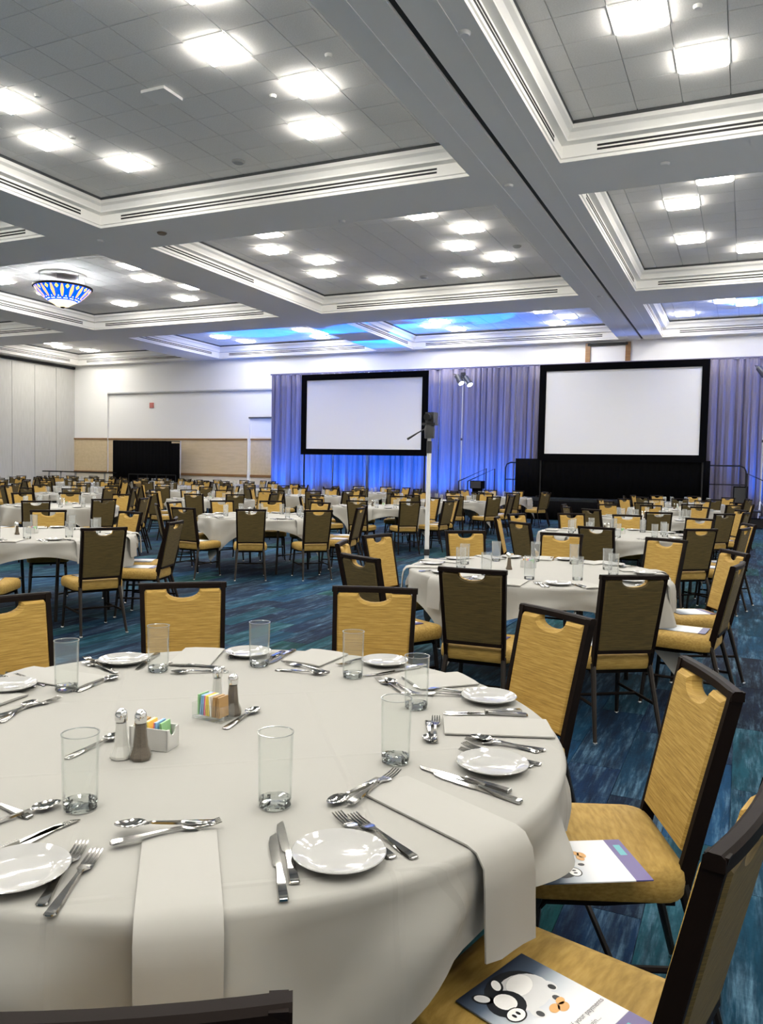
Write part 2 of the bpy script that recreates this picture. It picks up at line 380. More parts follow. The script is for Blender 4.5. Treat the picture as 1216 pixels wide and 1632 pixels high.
for k, ls in bykey.items():
    ls.sort(key=lambda p: p[0]**2+p[1]**2)
    for n, (x, y) in enumerate(ls):
        t = thing('ceiling_light', 'lit square ceiling panel in %s, %s of its panels' % (COFF_NAME[k], ORD[min(n, 15)]), 'ceiling light', (x, y, ZT), 0, 'square ceiling lights')
        obj('frame', troffer_frame, t); obj('diffuser', diff_me, t)
# sensors, speakers and sprinklers
def disc(px, py, z, r, m, name, label, cat, grp):
    p = un(px, py, z); o = MB().lathe([(r*.75, -.035), (r, -.012), (r, .01)], 20).build(name, m, None); o.location = p; tag(o, label, cat, grp); return o
disc(380, 257, ZT, .11, M_sensor, 'ceiling_speaker', 'round grey ceiling speaker near far edge of big near-left coffer', 'speaker', 'ceiling speakers')
disc(675, 441, ZT, .11, M_sensor, 'ceiling_speaker', 'round grey ceiling speaker at far edge of middle coffer', 'speaker', 'ceiling speakers')
disc(303, 489, ZT, .11, M_sensor, 'ceiling_speaker', 'round dark ceiling speaker beyond the stained glass lamp', 'speaker', 'ceiling speakers')
disc(824, 392, ZT, .10, M_sensor, 'ceiling_speaker', 'round ceiling speaker at right side of middle coffer', 'speaker', 'ceiling speakers')
disc(258, 371, ZS, .10, M_brown, 'smoke_detector', 'brown round detector on soffit crossing left of middle coffer', 'detector', None)
for i, (x, y) in enumerate(((524, 87), (435, 152), (116, 217), (60, 151), (1112, 9))):
    disc(x, y, ZT, .05, M_cove, 'sprinkler_head', ['white sprinkler head right of the top light row', 'white sprinkler head left of second light row', 'white sprinkler head between left lights', 'white sprinkler head beside left edge light', 'white sprinkler head in near-right coffer'][i], 'sprinkler', 'sprinkler heads')
for i, (x, y) in enumerate(((740, 52), (811, 295), (1060, 260), (545, 352), (160, 383), (956, 472))):
    disc(x, y, ZS, .07, M_soffit, 'soffit_sprinkler', ['flat sprinkler cover beside the black track, nearest', 'flat sprinkler cover left of black track at crossing', 'flat sprinkler cover on soffit below near-right coffer', 'flat sprinkler cover on soffit before middle coffer', 'flat sprinkler cover on soffit at left crossing', 'flat sprinkler cover on far soffit crossing beside track'][i], 'sprinkler', 'flat sprinkler covers')
p = un(258, 150, ZT); o = MB().box((0, 0, -.02), (.40, .40, .04)).build('access_point', M_soffit, None, False); o.location = p; tag(o, 'pale square box on tiles of big near-left coffer', 'ceiling box')

# walls
def wall(name, c, d, m): return struct(MB().box(c, d).build(name, m, None, False))
wb = wall('wall_back', ((XL+XR)/2, YW+.15, ZT/2), (XR-XL+.6, .3, ZT+.6), M_wall)
wl = wall('wall_left', (XL-.15, (Y0+YW)/2, ZT/2), (.3, YW-Y0, ZT+.6), M_air)
wall('wall_right', (XR+.15, (Y0+YW)/2, ZT/2), (.3, YW-Y0, ZT+.6), M_wall)
wall('wall_near', ((XL+XR)/2, Y0-.15, ZT/2), (XR-XL+.6, .3, ZT+.6), M_wall)
# movable partition panels on the left wall
yy = YW-.02
k = 0
while yy > 18:
    MB().box((XL+.02, yy-.62, 3.0), (.05, 1.215, 5.9)).build('partition_panel', M_air, wl, False); yy -= 1.24
MB().box((XL+.03, 20, ZS-.09), (.1, 18, .10)).build('panel_track', M_slot, wl, False)
MB().box((XL+.04, 20, .06), (.08, 18, .12)).build('base_seal', M_reveal, wl, False)
# back wall: upper bulkhead proud of the recessed panel, wainscot, rails
s_ = YW/30.7
bulkz = 3.59*s_+EYE
xa, xb_ = -29.3*s_, -17.5
MB().box(((XL+xa)/2, YW-.0605, bulkz/2), (xa-XL, .121, bulkz)).build('wall_pier', M_wall, wb, False)
MB().box(((XL+XR)/2, YW-.06, (bulkz+6.2)/2), (XR-XL, .12, 6.2-bulkz)).build('bulkhead', M_wall, wb, False)
MB().box(((xa+xb_)/2, YW-.10, bulkz-.03), (xb_-xa, .05, .06)).build('shadow_strip', M_grid, wb, False)  # grey strip painted in for the shadow line under the bulkhead
zr2, zr1 = 1.28*s_+EYE, -.40*s_+EYE
for (a, b, yf, nm) in ((XL, xa, YW-.125, 'p'), (xa, -20.95*s_, YW-.01, 'r'), (-20.75*s_, xb_, YW-.005, 'd')):
    MB().box(((a+b)/2, yf-.01, (zr1+zr2)/2), (b-a, .03, zr2-zr1)).build('wainscot_panel', M_wains, wb, False)
    MB().box(((a+b)/2, yf-.01, zr1/2), (b-a, .03, zr1)).build('dado_panel', M_lower, wb, False)
    for z, h in ((zr2, .07), (zr1, .11)):
        MB().box(((a+b)/2, yf-.03, z), (b-a, .05, h)).build('wood_rail', M_wood, wb, False)
dtop = 2.24*s_+EYE
MB().box((-20.85*s_, YW-.03, dtop/2), (.10, .06, dtop)).build('door_jamb', M_wall, wb, False)
MB().box(((-20.85*s_+xb_)/2, YW-.04, dtop+.03), (xb_+20.85*s_, .08, .06)).build('door_head', M_reveal, wb, False)
o = MB().box((0, 0, 0), (.23, .03, .24)).box((0, -.018, 0), (.17, .01, .18)).build('wall_strobe', M_red, None, False); q = uy(242, 646, YW); o.location = (q.x, YW-.016, q.z); tag(o, 'small red square alarm plate high on the far left wall', 'alarm plate')
# wooden portal above the big screen
pt = thing('wooden_portal', 'brown wooden posts with black bar above the big screen', 'door frame', (0, YW-.16, 0))
za = 4.0
for x in (937, 1001):
    q = uy(x, 560, YW-.16); MB().box((q.x, 0, (za+6.1)/2), (.17, .06, 6.1-za)).build('post', M_wood, pt, False)
q1, q2 = uy(937, 550, YW-.16), uy(1001, 548, YW-.16)
MB().box(((q1.x+q2.x)/2, -.02, 6.04), (q2.x-q1.x, .05, .09)).build('top_bar', M_slot, pt, False)

# ------------------------------------------------------------------ drape, screens, stage
YD = 27.8
ZDT = 3.81+EYE
dx0, dx1 = -17.82, 4.2
npan = 15; pw = (dx1-dx0)/npan
posw = ['leftmost', 'second from left', 'third from left', 'fourth from left', 'fifth from left', 'sixth from left', 'seventh from left', 'eighth from left', 'ninth from left', 'tenth from left', 'eleventh from left', 'twelfth from left', 'thirteenth from left', 'fourteenth from left', 'rightmost']
for k in range(npan):
    R_ = random.Random(100+k); nx, nz = 90, 9; V = []; F = []
    ph = [R_.uniform(0, 6.28) for _ in range(5)]
    for j in range(nz+1):
        v = j/nz
        for i in range(nx+1):
            u = i/nx; x = u*pw
            g = .35+.65*v
            y = -.10*(abs(sin(x*pi/.23+ph[0]+.6*sin(2.2*x+ph[1])))**.7-.6)*(.45+.55*g) - .06*g*sin(x*2*pi/.47+ph[2]+.4*v) - .045*g*sin(x*2*pi/1.05+ph[3]) + .012*sin(x*2*pi/.11+ph[4])
            V.append((x, y, ZDT-.03-(ZDT-.05)*v))
    for j in range(nz):
        for i in range(nx): F.append((j*(nx+1)+i, (j+1)*(nx+1)+i, (j+1)*(nx+1)+i+1, j*(nx+1)+i+1))
    d = MB().add(V, F).build('curtain', M_drape, None, True, 80); d.location = (dx0+k*pw, YD, 0)
    sol = d.modifiers.new('thickness', 'SOLIDIFY'); sol.thickness = .006
    tag(d, 'pleated pale drape lit blue on far wall, %s panel' % posw[k], 'drape', 'drape panels')
o = MB().tube([(dx0-.05, YD, ZDT), (dx1, YD, ZDT)], .028, 8).build('drape_pole', M_drape, None); tag(o, 'long crossbar carrying the blue lit drapes', 'crossbar')

def screen(name, label, Y, corners, z0=0.0):
    c = [uy(x, y, Y) for x, y in corners]
    xl, xr = (c[0].x+c[2].x)/2, (c[1].x+c[3].x)/2; zt, zb = (c[0].z+c[1].z)/2, (c[2].z+c[3].z)/2
    t = thing(name, label, 'projection screen', ((xl+xr)/2, Y, 0)); w = xr-xl; b = .22
    MB().box((0, 0, (zt+zb)/2), (w-2*b+.02, .02, zt-zb-2*b+.02)).build('screen_surface', M_screen, t, False)
    for s in (-1, 1):
        MB().box((s*(w/2-b/2), -.02, (zt+zb)/2), (b, .06, zt-zb)).build('border', M_black, t, False)
    for z in (zt-b/2, zb+b/2): MB().box((0, -.02, z), (w-2*b, .06, b)).build('border', M_black, t, False)
    if True:
        for s in (-1, 1):
            MB().tube([(s*(w/2-.1), .06, z0), (s*(w/2-.1), .06, zt-.1)], .03, 4, sq=True).build('leg', M_blackmetal, t, False)
            MB().box((s*(w/2-.1), .06, z0+.02), (.06, 1.0, .04)).build('foot', M_blackmetal, t, False)
    return xl, xr, zb, zt
screen('projection_screen', 'white projection screen with black border left of camera pole', 26.3, [(481, 598), (684, 590.5), (481, 725), (680, 726)])
RX0, RX1, RZB, RZT = screen('projection_screen', 'large white projection screen with black border above the stage', 26.45, [(860, 583), (1134, 571), (858, 737), (1124, 733)], .67)

# stage
SX0, SX1, SY0, SY1, SZ = -6.75, -.35, 24.95, 27.25, .67
t = thing('stage', 'low black stage with black skirt below the large screen', 'stage', ((SX0+SX1)/2, (SY0+SY1)/2, 0))
hw, hd = (SX1-SX0)/2, (SY1-SY0)/2
MB().box((0, 0, SZ-.04), (2*hw, 2*hd, .08)).build('deck', M_deck, t, False)
def skirt(w, h, z0, name, par, loc, seed):
    R_ = random.Random(seed); n = int(w/.05); V = []; F = []
    for j in (0, 1):
        for i in range(n+1): V.append((-w/2+i*w/n, -.02*sin(i*1.7+R_.random())*(.4+.6*(1-j)), z0+j*h))
    for i in range(n): F.append((i, i+1, n+2+i, n+1+i))
    o = MB().add(V, F).build(name, M_black, par, True, 80); o.location = loc; o.modifiers.new('t', 'SOLIDIFY').thickness = .004; return o
skirt(2*hw, SZ-.08, .005, 'skirt', t, (0, -hd-.03, 0), 1)
for s in (-1, 1):
    o = skirt(2*hd, SZ-.08, .005, 'skirt', t, (s*(hw+.03), 0, 0), 2); o.rotation_euler = (0, 0, pi/2)
bk = skirt(RX1-RX0+.9, RZB-SZ+.05, SZ, 'masking_drape', None, ((RX0+RX1)/2-.33, 26.55, 0), 3); tag(bk, 'black masking drape hanging under the large screen', 'drape')
def rail(name, label, pts, posts, mids=(), r=.024, m=M_blackmetal, cat='railing'):
    t = thing(name, label, cat, pts[0]); o = Vector(pts[0])
    MB().tube([Vector(p)-o for p in pts], r, 8).build('handrail', m, t)
    for a, b in posts: MB().tube([Vector(a)-o, Vector(b)-o], r*.9, 8).build('post', m, t)
    for a, b in mids: MB().tube([Vector(a)-o, Vector(b)-o], r*.75, 8).build('mid_rail', m, t)
    return t
YR = 26.95; xl, xr = -7.62, .02; zt = 1.82
rail('stage_guardrail', 'black tubular guardrail with rounded ends behind the stage', [(xl, YR, SZ-.6), (xl, YR, zt-.18), (xl+.05, YR, zt-.06), (xl+.18, YR, zt), (xr-.18, YR, zt), (xr-.05, YR, zt-.06), (xr, YR, zt-.18), (xr, YR, .05)],
     [((x, YR, SZ-.05), (x, YR, zt)) for x in (-5.2, -2.7)], [((xl, YR, SZ+.56), (xr, YR, SZ+.56)), ((xl, YR, SZ+.08), (xr, YR, SZ+.08))])
# steps with handrails at both ends
def steps(label, x0, sgn):
    t = thing('stage_steps', label, 'steps', (x0, 25.6, 0))
    for i in range(3): MB().box((sgn*(.15+.3*i), 0, .50-.2*i-.02), (.3, 1.0, .04)).build('tread', M_deck, t, False)
    for yy in (-.48, .48):
        MB().tube([(-sgn*.1, yy, .02), (-sgn*.1, yy, 1.58), (sgn*.85, yy, 1.14), (sgn*.85, yy, .02)], .022, 8).build('handrail', M_blackmetal, t)
        MB().box((sgn*.45, yy, .14), (.9, .03, .24)).build('stringer', M_blackmetal, t, False)
steps('black steps with slanted handrails left of the stage', -7.85, -1)
steps('black steps with slanted handrails at right end of stage', .15, 1)
def boxthing(name, label, cat, px0, px1, Y, dep, m=M_black):
    a, b = uy(*px0, Y), uy(*px1, Y); w, z1 = b.x-a.x, a.z
    t = thing(name, label, cat, ((a.x+b.x)/2, Y, 0))
    MB().box((0, 0, (z1+b.z)/2), (w, dep, z1-b.z)).build('cabinet', m, t, False)
    MB().box((0, -dep/2-.006, (z1+b.z)/2), (w*.86, .012, (z1-b.z)*.86)).build('grille', M_plastic, t, False)
    MB().box((0, 0, b.z/2), (w*.7, dep*.7, b.z)).build('stand', m, t, False)
boxthing('loudspeaker', 'black loudspeaker box right of the stage before lilac drape', 'loudspeaker', (1169, 775), (1191, 803), 25.4, .4)
boxthing('loudspeaker', 'black loudspeaker box on steps left of the stage', 'loudspeaker', (752, 766), (770, 779), 26.3, .4)
o = thing('lectern_shelf', 'slim brown table top at left end of stage', 'table', (uy(842, 733, 26.6).x, 26.75, 0))
MB().box((0, 0, 1.86), (.85, .35, .04)).build('top', M_wood, o, False); MB().box((0, 0, (1.84+SZ)/2), (.6, .2, 1.84-SZ)).build('body', M_black, o, False)
# par can stands
def parstand(label, px, py, Y=26.9):
    q = uy(px, py, Y); t = thing('light_stand', label, 'light stand', (q.x, Y, 0)); H = q.z
    MB().tube([(0, 0, .3), (0, 0, H*.55)], .028, 8).build('lower_pole', M_alu, t); MB().tube([(0, 0, H*.55), (0, 0, H+.02)], .02, 8).build('upper_pole', M_alu, t)
    MB().lathe([(.035, H*.55-.04), (.035, H*.55+.04)], 10).build('collar', M_plastic, t)
    for a in range(3):
        an = a*2*pi/3+.4; MB().tube([(0, 0, .75), (.5*cos(an), .5*sin(an), .015)], .014, 6).build('tripod_leg', M_alu, t)
    MB().box((0, 0, H+.12), (.16, .10, .22)).build('clamp', M_plastic, t, False)
    for s in (-1, 1):
        T = Matrix.Translation((s*.16+.05, -.12, H-.02-.06*(s > 0))) @ Matrix.Rotation(radians(62), 4, 'Z') @ Matrix.Rotation(radians(140), 4, 'X')
        c = MB().lathe([(.06, -.20), (.09, -.17), (.105, .0), (.12, .16), (.12, .20)], 18, T=T).build('lamp_can', M_plastic, t)
        MB().lathe([(.10, .19), (.10, .203)], 18, T=T).build('lens', M_lens, c)
        MB().tube([T @ Vector((-.15, 0, 0)), T @ Vector((-.15, 0, -.24)), T @ Vector((.15, 0, -.24)), T @ Vector((.15, 0, 0))], .012, 5).build('yoke', M_plastic, c)
parstand('light stand with two black lamp heads between the screens', 738, 604)
parstand('light stand with black lamp heads at right picture edge', 1221, 592)
# camera on a white pole in the aisle
q = un(682, 960, 0); d = r2*((682-608)/FPX) - u2*((800-816)/FPX) + fw; cp = d*9.0
t = thing('camera_stand', 'white pole camera stand with black head and pan handle', 'camera stand', (cp.x, cp.y, 0))
MB().tube([(0, 0, .06), (0, 0, 1.66)], .026, 12).build('pole', M_pole, t)
MB().tube([(0, 0, 1.66), (0, 0, 1.80)], .030, 12).build('collar', M_plastic, t); MB().tube([(0, 0, 1.80), (0, 0, 1.86)], .022, 12).build('neck', M_pole, t)
MB().tube([(0, 0, .50), (0, 0, .57)], .032, 12).build('clamp_ring', M_plastic, t)
MB().lathe([(.055, 1.83), (.06, 1.93), (.05, 1.98)], 16).build('fluid_head', M_plastic, t)
h = MB().tube([(-.03, 0, 1.95), (-.14, 0, 1.895), (-.27, .0, 1.82)], [.006, .008, .014], 8).build('pan_handle', M_plastic, t)
MB().box((0, 0, 1.99), (.16, .10, .025)).build('mount_plate', M_plastic, t, False)
cmr = MB().box((.02, 0, 2.06), (.10, .14, .12)).build('camera_body', M_plastic, t, False); MB().lathe([(.035, 0), (.04, .08)], 16, T=Matrix.Translation((.02, -.07, 2.06)) @ Matrix.Rotation(radians(90), 4, 'X')).build('lens', M_blackmetal, cmr)
for a in range(3):
    an = a*2*pi/3+.5; MB().tube([(0, 0, .30), (.32*cos(an), .32*sin(an), .012)], .014, 6).build('tripod_leg', M_blackmetal, t)
# black draped booth and rails at the far left
a, b = uy(180, 702, 27.9), uy(287, 703, 27.9); zt = a.z
t = thing('black_booth', 'black draped partition booth against the far left wall', 'partition', ((a.x+b.x)/2, 27.9, 0)); w = b.x-a.x
skirt(w*.88, zt-.02, .01, 'drape', t, (-w*.06, 0, 0), 9); skirt(w*.13, zt-.12, .01, 'drape', t, (w*.43, 0, 0), 10)
MB().tube([(-w/2, .03, zt), (w/2, .03, zt-.03)], .02, 6).build('crossbar', M_blackmetal, t)
for s in (-1, 1): MB().tube([(s*w/2, .03, 0), (s*w/2, .03, zt)], .022, 6).build('upright', M_alu, t)
q1, q2 = uy(205, 755, 27.2), uy(280, 757, 27.2)
rail('bar_rail', 'dark metal rail with uprights before the black booth', [(q1.x, 27.2, 1.05), (q2.x, 27.2, 1.05)], [((q1.x+(q2.x-q1.x)*k/5, 27.2, 0), (q1.x+(q2.x-q1.x)*k/5, 27.2, 1.05)) for k in range(6)], r=.02)
for (x0, x1, lb) in ((73, 102, 'narrow black high bar on two legs before partition wall'), (108, 180, 'long black high bar beside the black booth')):
    q1, q2 = uy(x0, 751, 26.7), uy(x1, 752, 26.7); t = thing('high_bar', lb, 'high table', ((q1.x+q2.x)/2, 26.7, 0)); w = q2.x-q1.x
    MB().box((0, 0, 1.09), (w, .4, .05)).build('top', M_blackmetal, t, False)
    for s in (-.32, .32): MB().tube([(s*w, 0, 0), (s*w, 0, 1.07)], .04, 8).build('leg', M_alu, t)

# blue uplights at the foot of the drape
nb = 0
for i, x in enumerate((-17.3, -15.9, -14.5, -13.1, -11.7, -10.3, -9.0, -7.9, .9, 2.4)):
    t = thing('floor_uplight', 'small black blue-lit uplight at drape foot, %s' % posw[i], 'uplight', (x, YD-.75, 0), 0, 'blue floor uplights')
    MB().lathe([(.09, .02), (.11, .05), (.11, .22), (.09, .24)], 14).build('housing', M_plastic, t); MB().lathe([(.085, .238), (.085, .243)], 14).build('lens', M_bluelens, t)
    ld = bpy.data.lights.new('uplight_wash', 'SPOT'); ld.energy = BLUE_WASH; ld.color = (.0, .17, 1.0); ld.spot_size = radians(116); ld.spot_blend = 1.0; ld.shadow_soft_size = .12
    lo = bpy.data.objects.new('uplight_wash', ld); COL.objects.link(lo); lo.parent = t; lo.location = (0, -.06, .30); lo.rotation_euler = (radians(165), 0, 0)
    if x in (-17.3, -14.5, -11.7, -9.0, .9, 2.4):
        ld = bpy.data.lights.new('uplight_beam', 'SPOT'); ld.energy = BLUE_BEAM; ld.color = (.0, .15, 1.0); ld.spot_size = radians(36); ld.spot_blend = .12; ld.shadow_soft_size = .05
        lo = bpy.data.objects.new('uplight_beam', ld); COL.objects.link(lo); lo.parent = t; lo.location = (0, -.08, .30); lo.rotation_euler = (radians(197), 0, 0)

# stained glass chandelier
M_sb = P('blue_glass', (.0, .03, .3), .15); M_so = P('orange_glass', (.8, .3, .08), .15); M_sy = P('yellow_glass', (.75, .7, .08), .15); M_sa = P('amber_glass', (.95, .66, .3), .15); M_sw = P('pale_glass', (.75, .85, 1), .15)
for m, c, s in ((M_sb, (.0, .10, .9), .8), (M_so, (1, .42, .16), 1.0), (M_sy, (.9, .8, .1), .8), (M_sa, (1, .75, .38), 1.3), (M_sw, (.8, .9, 1), 1.2)):
    BS(m).inputs['Emission Color'].default_value = (*c, 1); BS(m).inputs['Emission Strength'].default_value = s
q = un(100, 438, ZT)
t = thing('stained_glass_chandelier', 'bowl chandelier of blue, orange and amber stained glass', 'chandelier', (q.x, q.y, 0))
def bowlr(z): return .30+(.95-.30)*max(0, min(1, (z+.62)/.62))**.75 if z > -.62 else .30
zc = ZT-.36
prof = [(.30, -.40), (.46, -.32), (.62, -.16), (.76, 0)]
def br(z):
    for (r0, z0), (r1, z1) in zip(prof, prof[1:]):
        if z <= z1: return r0+(r1-r0)*(z-z0)/(z1-z0)
    return prof[-1][0]
MB().lathe([(r, zc+z) for r, z in prof], 40, caps=False).build('glass_bowl', M_sb, t)
MB().lathe([(.02, zc-.52), (.16, zc-.50), (.28, zc-.42), (.36, zc-.375)], 32).build('amber_bottom', M_sa, t)
MB().lathe([(.04, zc-.55), (.07, zc-.52), (.04, zc-.51)], 16).build('finial', M_frame, t)
MB().lathe([(.745, zc-.02), (.785, zc-.01), (.785, zc+.025), (.745, zc+.025)], 40).build('rim', M_frame, t)
def patch(ang, pts, m, name):
    V = []
    for a, z in pts:
        r = br(z)+.012; V.append((r*cos(ang+a), r*sin(ang+a), zc+z))
    MB().add(V, [tuple(range(len(V)))]).build(name, m, t, False)
for k in range(16):
    an = 2*pi*k/16
    patch(an, [(-.05, -.29), (0, -.32), (.05, -.29), (.075, -.16), (.03, -.03), (-.03, -.03), (-.075, -.16)], M_so, 'orange_petal')
    an += pi/16
    patch(an, [(-.075, -.075), (0, -.13), (.075, -.075), (0, -.02)], M_sy, 'yellow_lozenge')
    patch(an, [(-.15, -.35), (0, -.28), (.15, -.35)], M_sw, 'pale_wedge')
MB().lathe([(.60, ZT-.03), (.62, ZT-.02), (.62, ZT+.005)], 36).build('canopy_disc', M_soffit, t)
for k in range(6):
    an = 2*pi*k/6; MB().tube([(.58*cos(an), .58*sin(an), ZT-.02), (.62*cos(an), .62*sin(an), zc-.1)], .006, 5).build('hanger_rod', M_alu, t)
ld = bpy.data.lights.new('chandelier_bulb', 'POINT'); ld.energy = 850; ld.color = (.93, .96, 1.0); ld.shadow_soft_size = .25
lo = bpy.data.objects.new('chandelier_bulb', ld); COL.objects.link(lo); lo.parent = t; lo.location = (0, 0, zc-.12)

# ------------------------------------------------------------------ chairs
def fb(z): return -.20-.218*(z-.42)          # reclined back line
def rrect(w, d, r, n):                        # rounded rectangle outline
    pts = []
    for cx_, cy_, a0 in ((w/2-r, d/2-r, 0), (-w/2+r, d/2-r, 90), (-w/2+r, -d/2+r, 180), (w/2-r, -d/2+r, 270)):
        for k in range(n+1):
            a = radians(a0+90*k/n); pts.append((cx_+r*cos(a), cy_+r*sin(a)))
    return pts
def seat_mb(mb, n=5, mi=0, prof=None):
    prof = prof or [(-.03, .385), (-.006, .388), (0, .40), (.002, .43), (-.002, .455), (-.014, .468), (-.04, .475), (-.10, .478)]
    mb.loft([[(x, y+.012, z) for x, y in rrect(.425+2*o, .45+2*o, max(.075+o, .01), n)] for o, z in prof], mi)
def pad_outline(ns=7, z0=.495, z1=.899, hw0=.158, hw1=.171):
    pts = [(-hw0, z0), (hw0, z0), (hw1, z1-.012), (hw1-.008, z1)]
    nw, nd = .074, .041
    for k in range(ns+1):
        t = k/ns; a = pi*t
        pts.append((nw*cos(a), z1-nd*sin(a)**.8))
    pts += [(-hw1+.008, z1), (-hw1, z1-.012)]
    return pts
def offs(pts, d):
    out = []; n = len(pts)
    for i in range(n):
        p0, p, p1 = Vector(pts[i-1]), Vector(pts[i]), Vector(pts[(i+1) % n])
        a = (p-p0).normalized(); b = (p1-p).normalized(); t = (a+b)
        if t.length < 1e-6: t = a
        t.normalize(); nn = Vector((-t.y, t.x)); out.append((p.x+nn.x*d, p.y+nn.y*d))
    return out
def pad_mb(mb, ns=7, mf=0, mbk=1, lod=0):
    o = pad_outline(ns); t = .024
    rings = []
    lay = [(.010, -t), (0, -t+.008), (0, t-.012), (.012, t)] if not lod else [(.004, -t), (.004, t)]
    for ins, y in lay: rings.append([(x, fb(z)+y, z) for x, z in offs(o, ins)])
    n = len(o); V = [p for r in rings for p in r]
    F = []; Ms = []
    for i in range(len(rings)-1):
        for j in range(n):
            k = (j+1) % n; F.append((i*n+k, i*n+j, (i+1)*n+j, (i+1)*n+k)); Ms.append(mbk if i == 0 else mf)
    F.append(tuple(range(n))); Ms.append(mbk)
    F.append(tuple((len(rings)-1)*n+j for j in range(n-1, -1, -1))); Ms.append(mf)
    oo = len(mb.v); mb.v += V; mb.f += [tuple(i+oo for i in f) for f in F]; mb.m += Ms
def backframe_mb(mb, mi=0):
    for s in (-1, 1):
        R = []
        for z, hx, d in ((.40, .166, .020), (.66, .173, .019), (.925, .181, .017)):
            y = fb(z); x = s*hx
            R.append([(x-.010, y-d, z), (x+.010, y-d, z), (x+.010, y+d, z), (x-.010, y+d, z)])
        mb.loft(R, mi)
    R = []
    for i in range(9):                       # top rail, slightly bowed
        x = -.195+.39*i/8; b = .012*(1-(x/.195)**2); y = fb(.91)-b
        R.append([(x, y-.017, .902), (x, y+.017, .902), (x, y+.015, .922), (x, y+.008, .928), (x, y-.010, .928), (x, y-.017, .922)])
    mb.loft(R, mi)
    for z in (.505,):
        mb.box((0, fb(z)-.012, z-.012), (.33, .022, .022), mi)
LEGS = [((-.166, fb(.42), .42), (-.195, -.315, 0)), ((.166, fb(.42), .42), (.195, -.315, 0)), ((-.172, .17, .385), (-.192, .205, 0)), ((.172, .17, .385), (.192, .205, 0))]
def legpts(k, n=3):
    a, b = Vector(LEGS[k][0]), Vector(LEGS[k][1]); return [a.lerp(b, i/(n-1)) for i in range(n)]
CM = {}
mb = MB(); seat_mb(mb); CM['seat'] = mb.mesh('seat', M_goldseat, True, 50)
mb = MB(); pad_mb(mb, 10); CM['backrest'] = mb.mesh('backrest', [M_gold, M_backshade], True, 25)
mb = MB(); backframe_mb(mb); CM['back_frame'] = mb.mesh('back_frame', M_frame, True, 40)
for k in range(4):
    CM['leg%d' % k] = MB().tube(legpts(k), [.016, .014, .011], 8).mesh('leg', M_leg)
    b = Vector(LEGS[k][1]); CM['glide%d' % k] = MB().lathe([(.014, 0), (.015, .012), (.012, .022)], 8, c=(b.x, b.y, 0)).mesh('glide', M_chrome)
mb = MB()
for s in (-1, 1):
    mb.tube([(s*.166, fb(.44), .44), (s*.170, -.16, .385), (s*.173, .0, .372), (s*.174, .15, .372), (s*.175, .19, .33)], .013, 6)
mb.box((0, .17, .372), (.34, .025, .02)); mb.box((0, -.17, .372), (.34, .025, .02)); CM['seat_frame'] = mb.mesh('seat_frame', M_frame)
for s, nm in ((-1, 'sl'), (1, 'sr')):
    CM[nm] = MB().tube([(s*.181, -.262, .20), (s*.182, .19, .20)], .009, 6).mesh('stretcher', M_frame)
CM['sc'] = MB().tube([(-.18, -.03, .20), (.18, -.03, .20)], .009, 6).mesh('stretcher', M_frame)
mb = MB(); seat_mb(mb, 3, 0, [(-.02, .385), (0, .40), (0, .455), (-.03, .476)]); CM['seat_lo'] = mb.mesh('seat', M_goldseat, True, 50)
mb = MB(); pad_mb(mb, 5, 0, 1, 1); CM['pad_lo'] = mb.mesh('backrest', [M_gold, M_backshade], False)
mb = MB(); backframe_mb(mb)
for k in range(4): mb.tube(legpts(k, 2), [.016, .012], 5)
for s in (-1, 1): mb.box((s*.182, -.03, .20), (.014, .45, .014))
mb.box((0, 0, .375), (.36, .40, .02)); CM['frame_lo'] = mb.mesh('frame', M_frame)
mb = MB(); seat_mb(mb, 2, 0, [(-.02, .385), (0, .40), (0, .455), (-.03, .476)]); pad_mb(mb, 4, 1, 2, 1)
n0 = len(mb.f); backframe_mb(mb, 3)
for k in range(4): mb.tube(legpts(k, 2), [.016, .012], 4, 3)
CM['all'] = mb.mesh('banquet_chair', [M_goldseat, M_gold, M_backshade, M_frame], False)

def make_chair(x, y, rz, lod, label, group):
    if lod == 2:
        return tag(obj('banquet_chair', CM['all'], None, (x, y, 0), rz), label, 'chair', group)
    t = thing('banquet_chair', label, 'chair', (x, y, 0), rz, group)
    if lod == 1:
        obj('seat', CM['seat_lo'], t); obj('backrest', CM['pad_lo'], t); obj('frame', CM['frame_lo'], t); return t
    obj('seat', CM['seat'], t); obj('backrest', CM['backrest'], t); obj('back_frame', CM['back_frame'], t); obj('seat_frame', CM['seat_frame'], t)
    for k in range(4):
        g = obj('leg', CM['leg%d' % k], t); obj('glide', CM['glide%d' % k], g)
    for n in ('sl', 'sr', 'sc'): obj('stretcher', CM[n], t)
    return t

# ------------------------------------------------------------------ tableware meshes
def glass_mesh(n):
    mb = MB(); r0, r1, h = .0335, .037, .155
    mb.lathe([(r0, .0), (r0+.001, .014), (r1, h), (r1-.0018, h), (r0-.001, .020)], n, mi=0, caps=False); return mb
GL = {}
GL['wall0'] = glass_mesh(36).mesh('wall', M_glass); GL['wall1'] = glass_mesh(12).mesh('wall', M_glassfar)
def ringm(n, r, z, t):
    return MB().lathe([(r-t, z), (r, z+t*.3), (r, z+t), (r-t, z+t), (r-t, z)], n, caps=False)
GL['rim0'] = ringm(36, .0375, .1535, .0022).mesh('rim', M_rim)
mb = MB(); nn = 26; rings = []; Rg = random.Random(5)
for z, amp, r in ((.0, 0, .029), (.002, .10, .0335), (.006, .12, .0335), (.010, .12, .0335), (.014, .10, .0335), (.017, 0, .033), (.0185, 0, .026), (.0165, 0, .012)):
    rings.append([(r*(1-amp*Rg.random())*cos(2*pi*j/nn), r*(1-amp*Rg.random())*sin(2*pi*j/nn), z+(Rg.uniform(-.001, .001) if amp else 0)) for j in range(nn)])
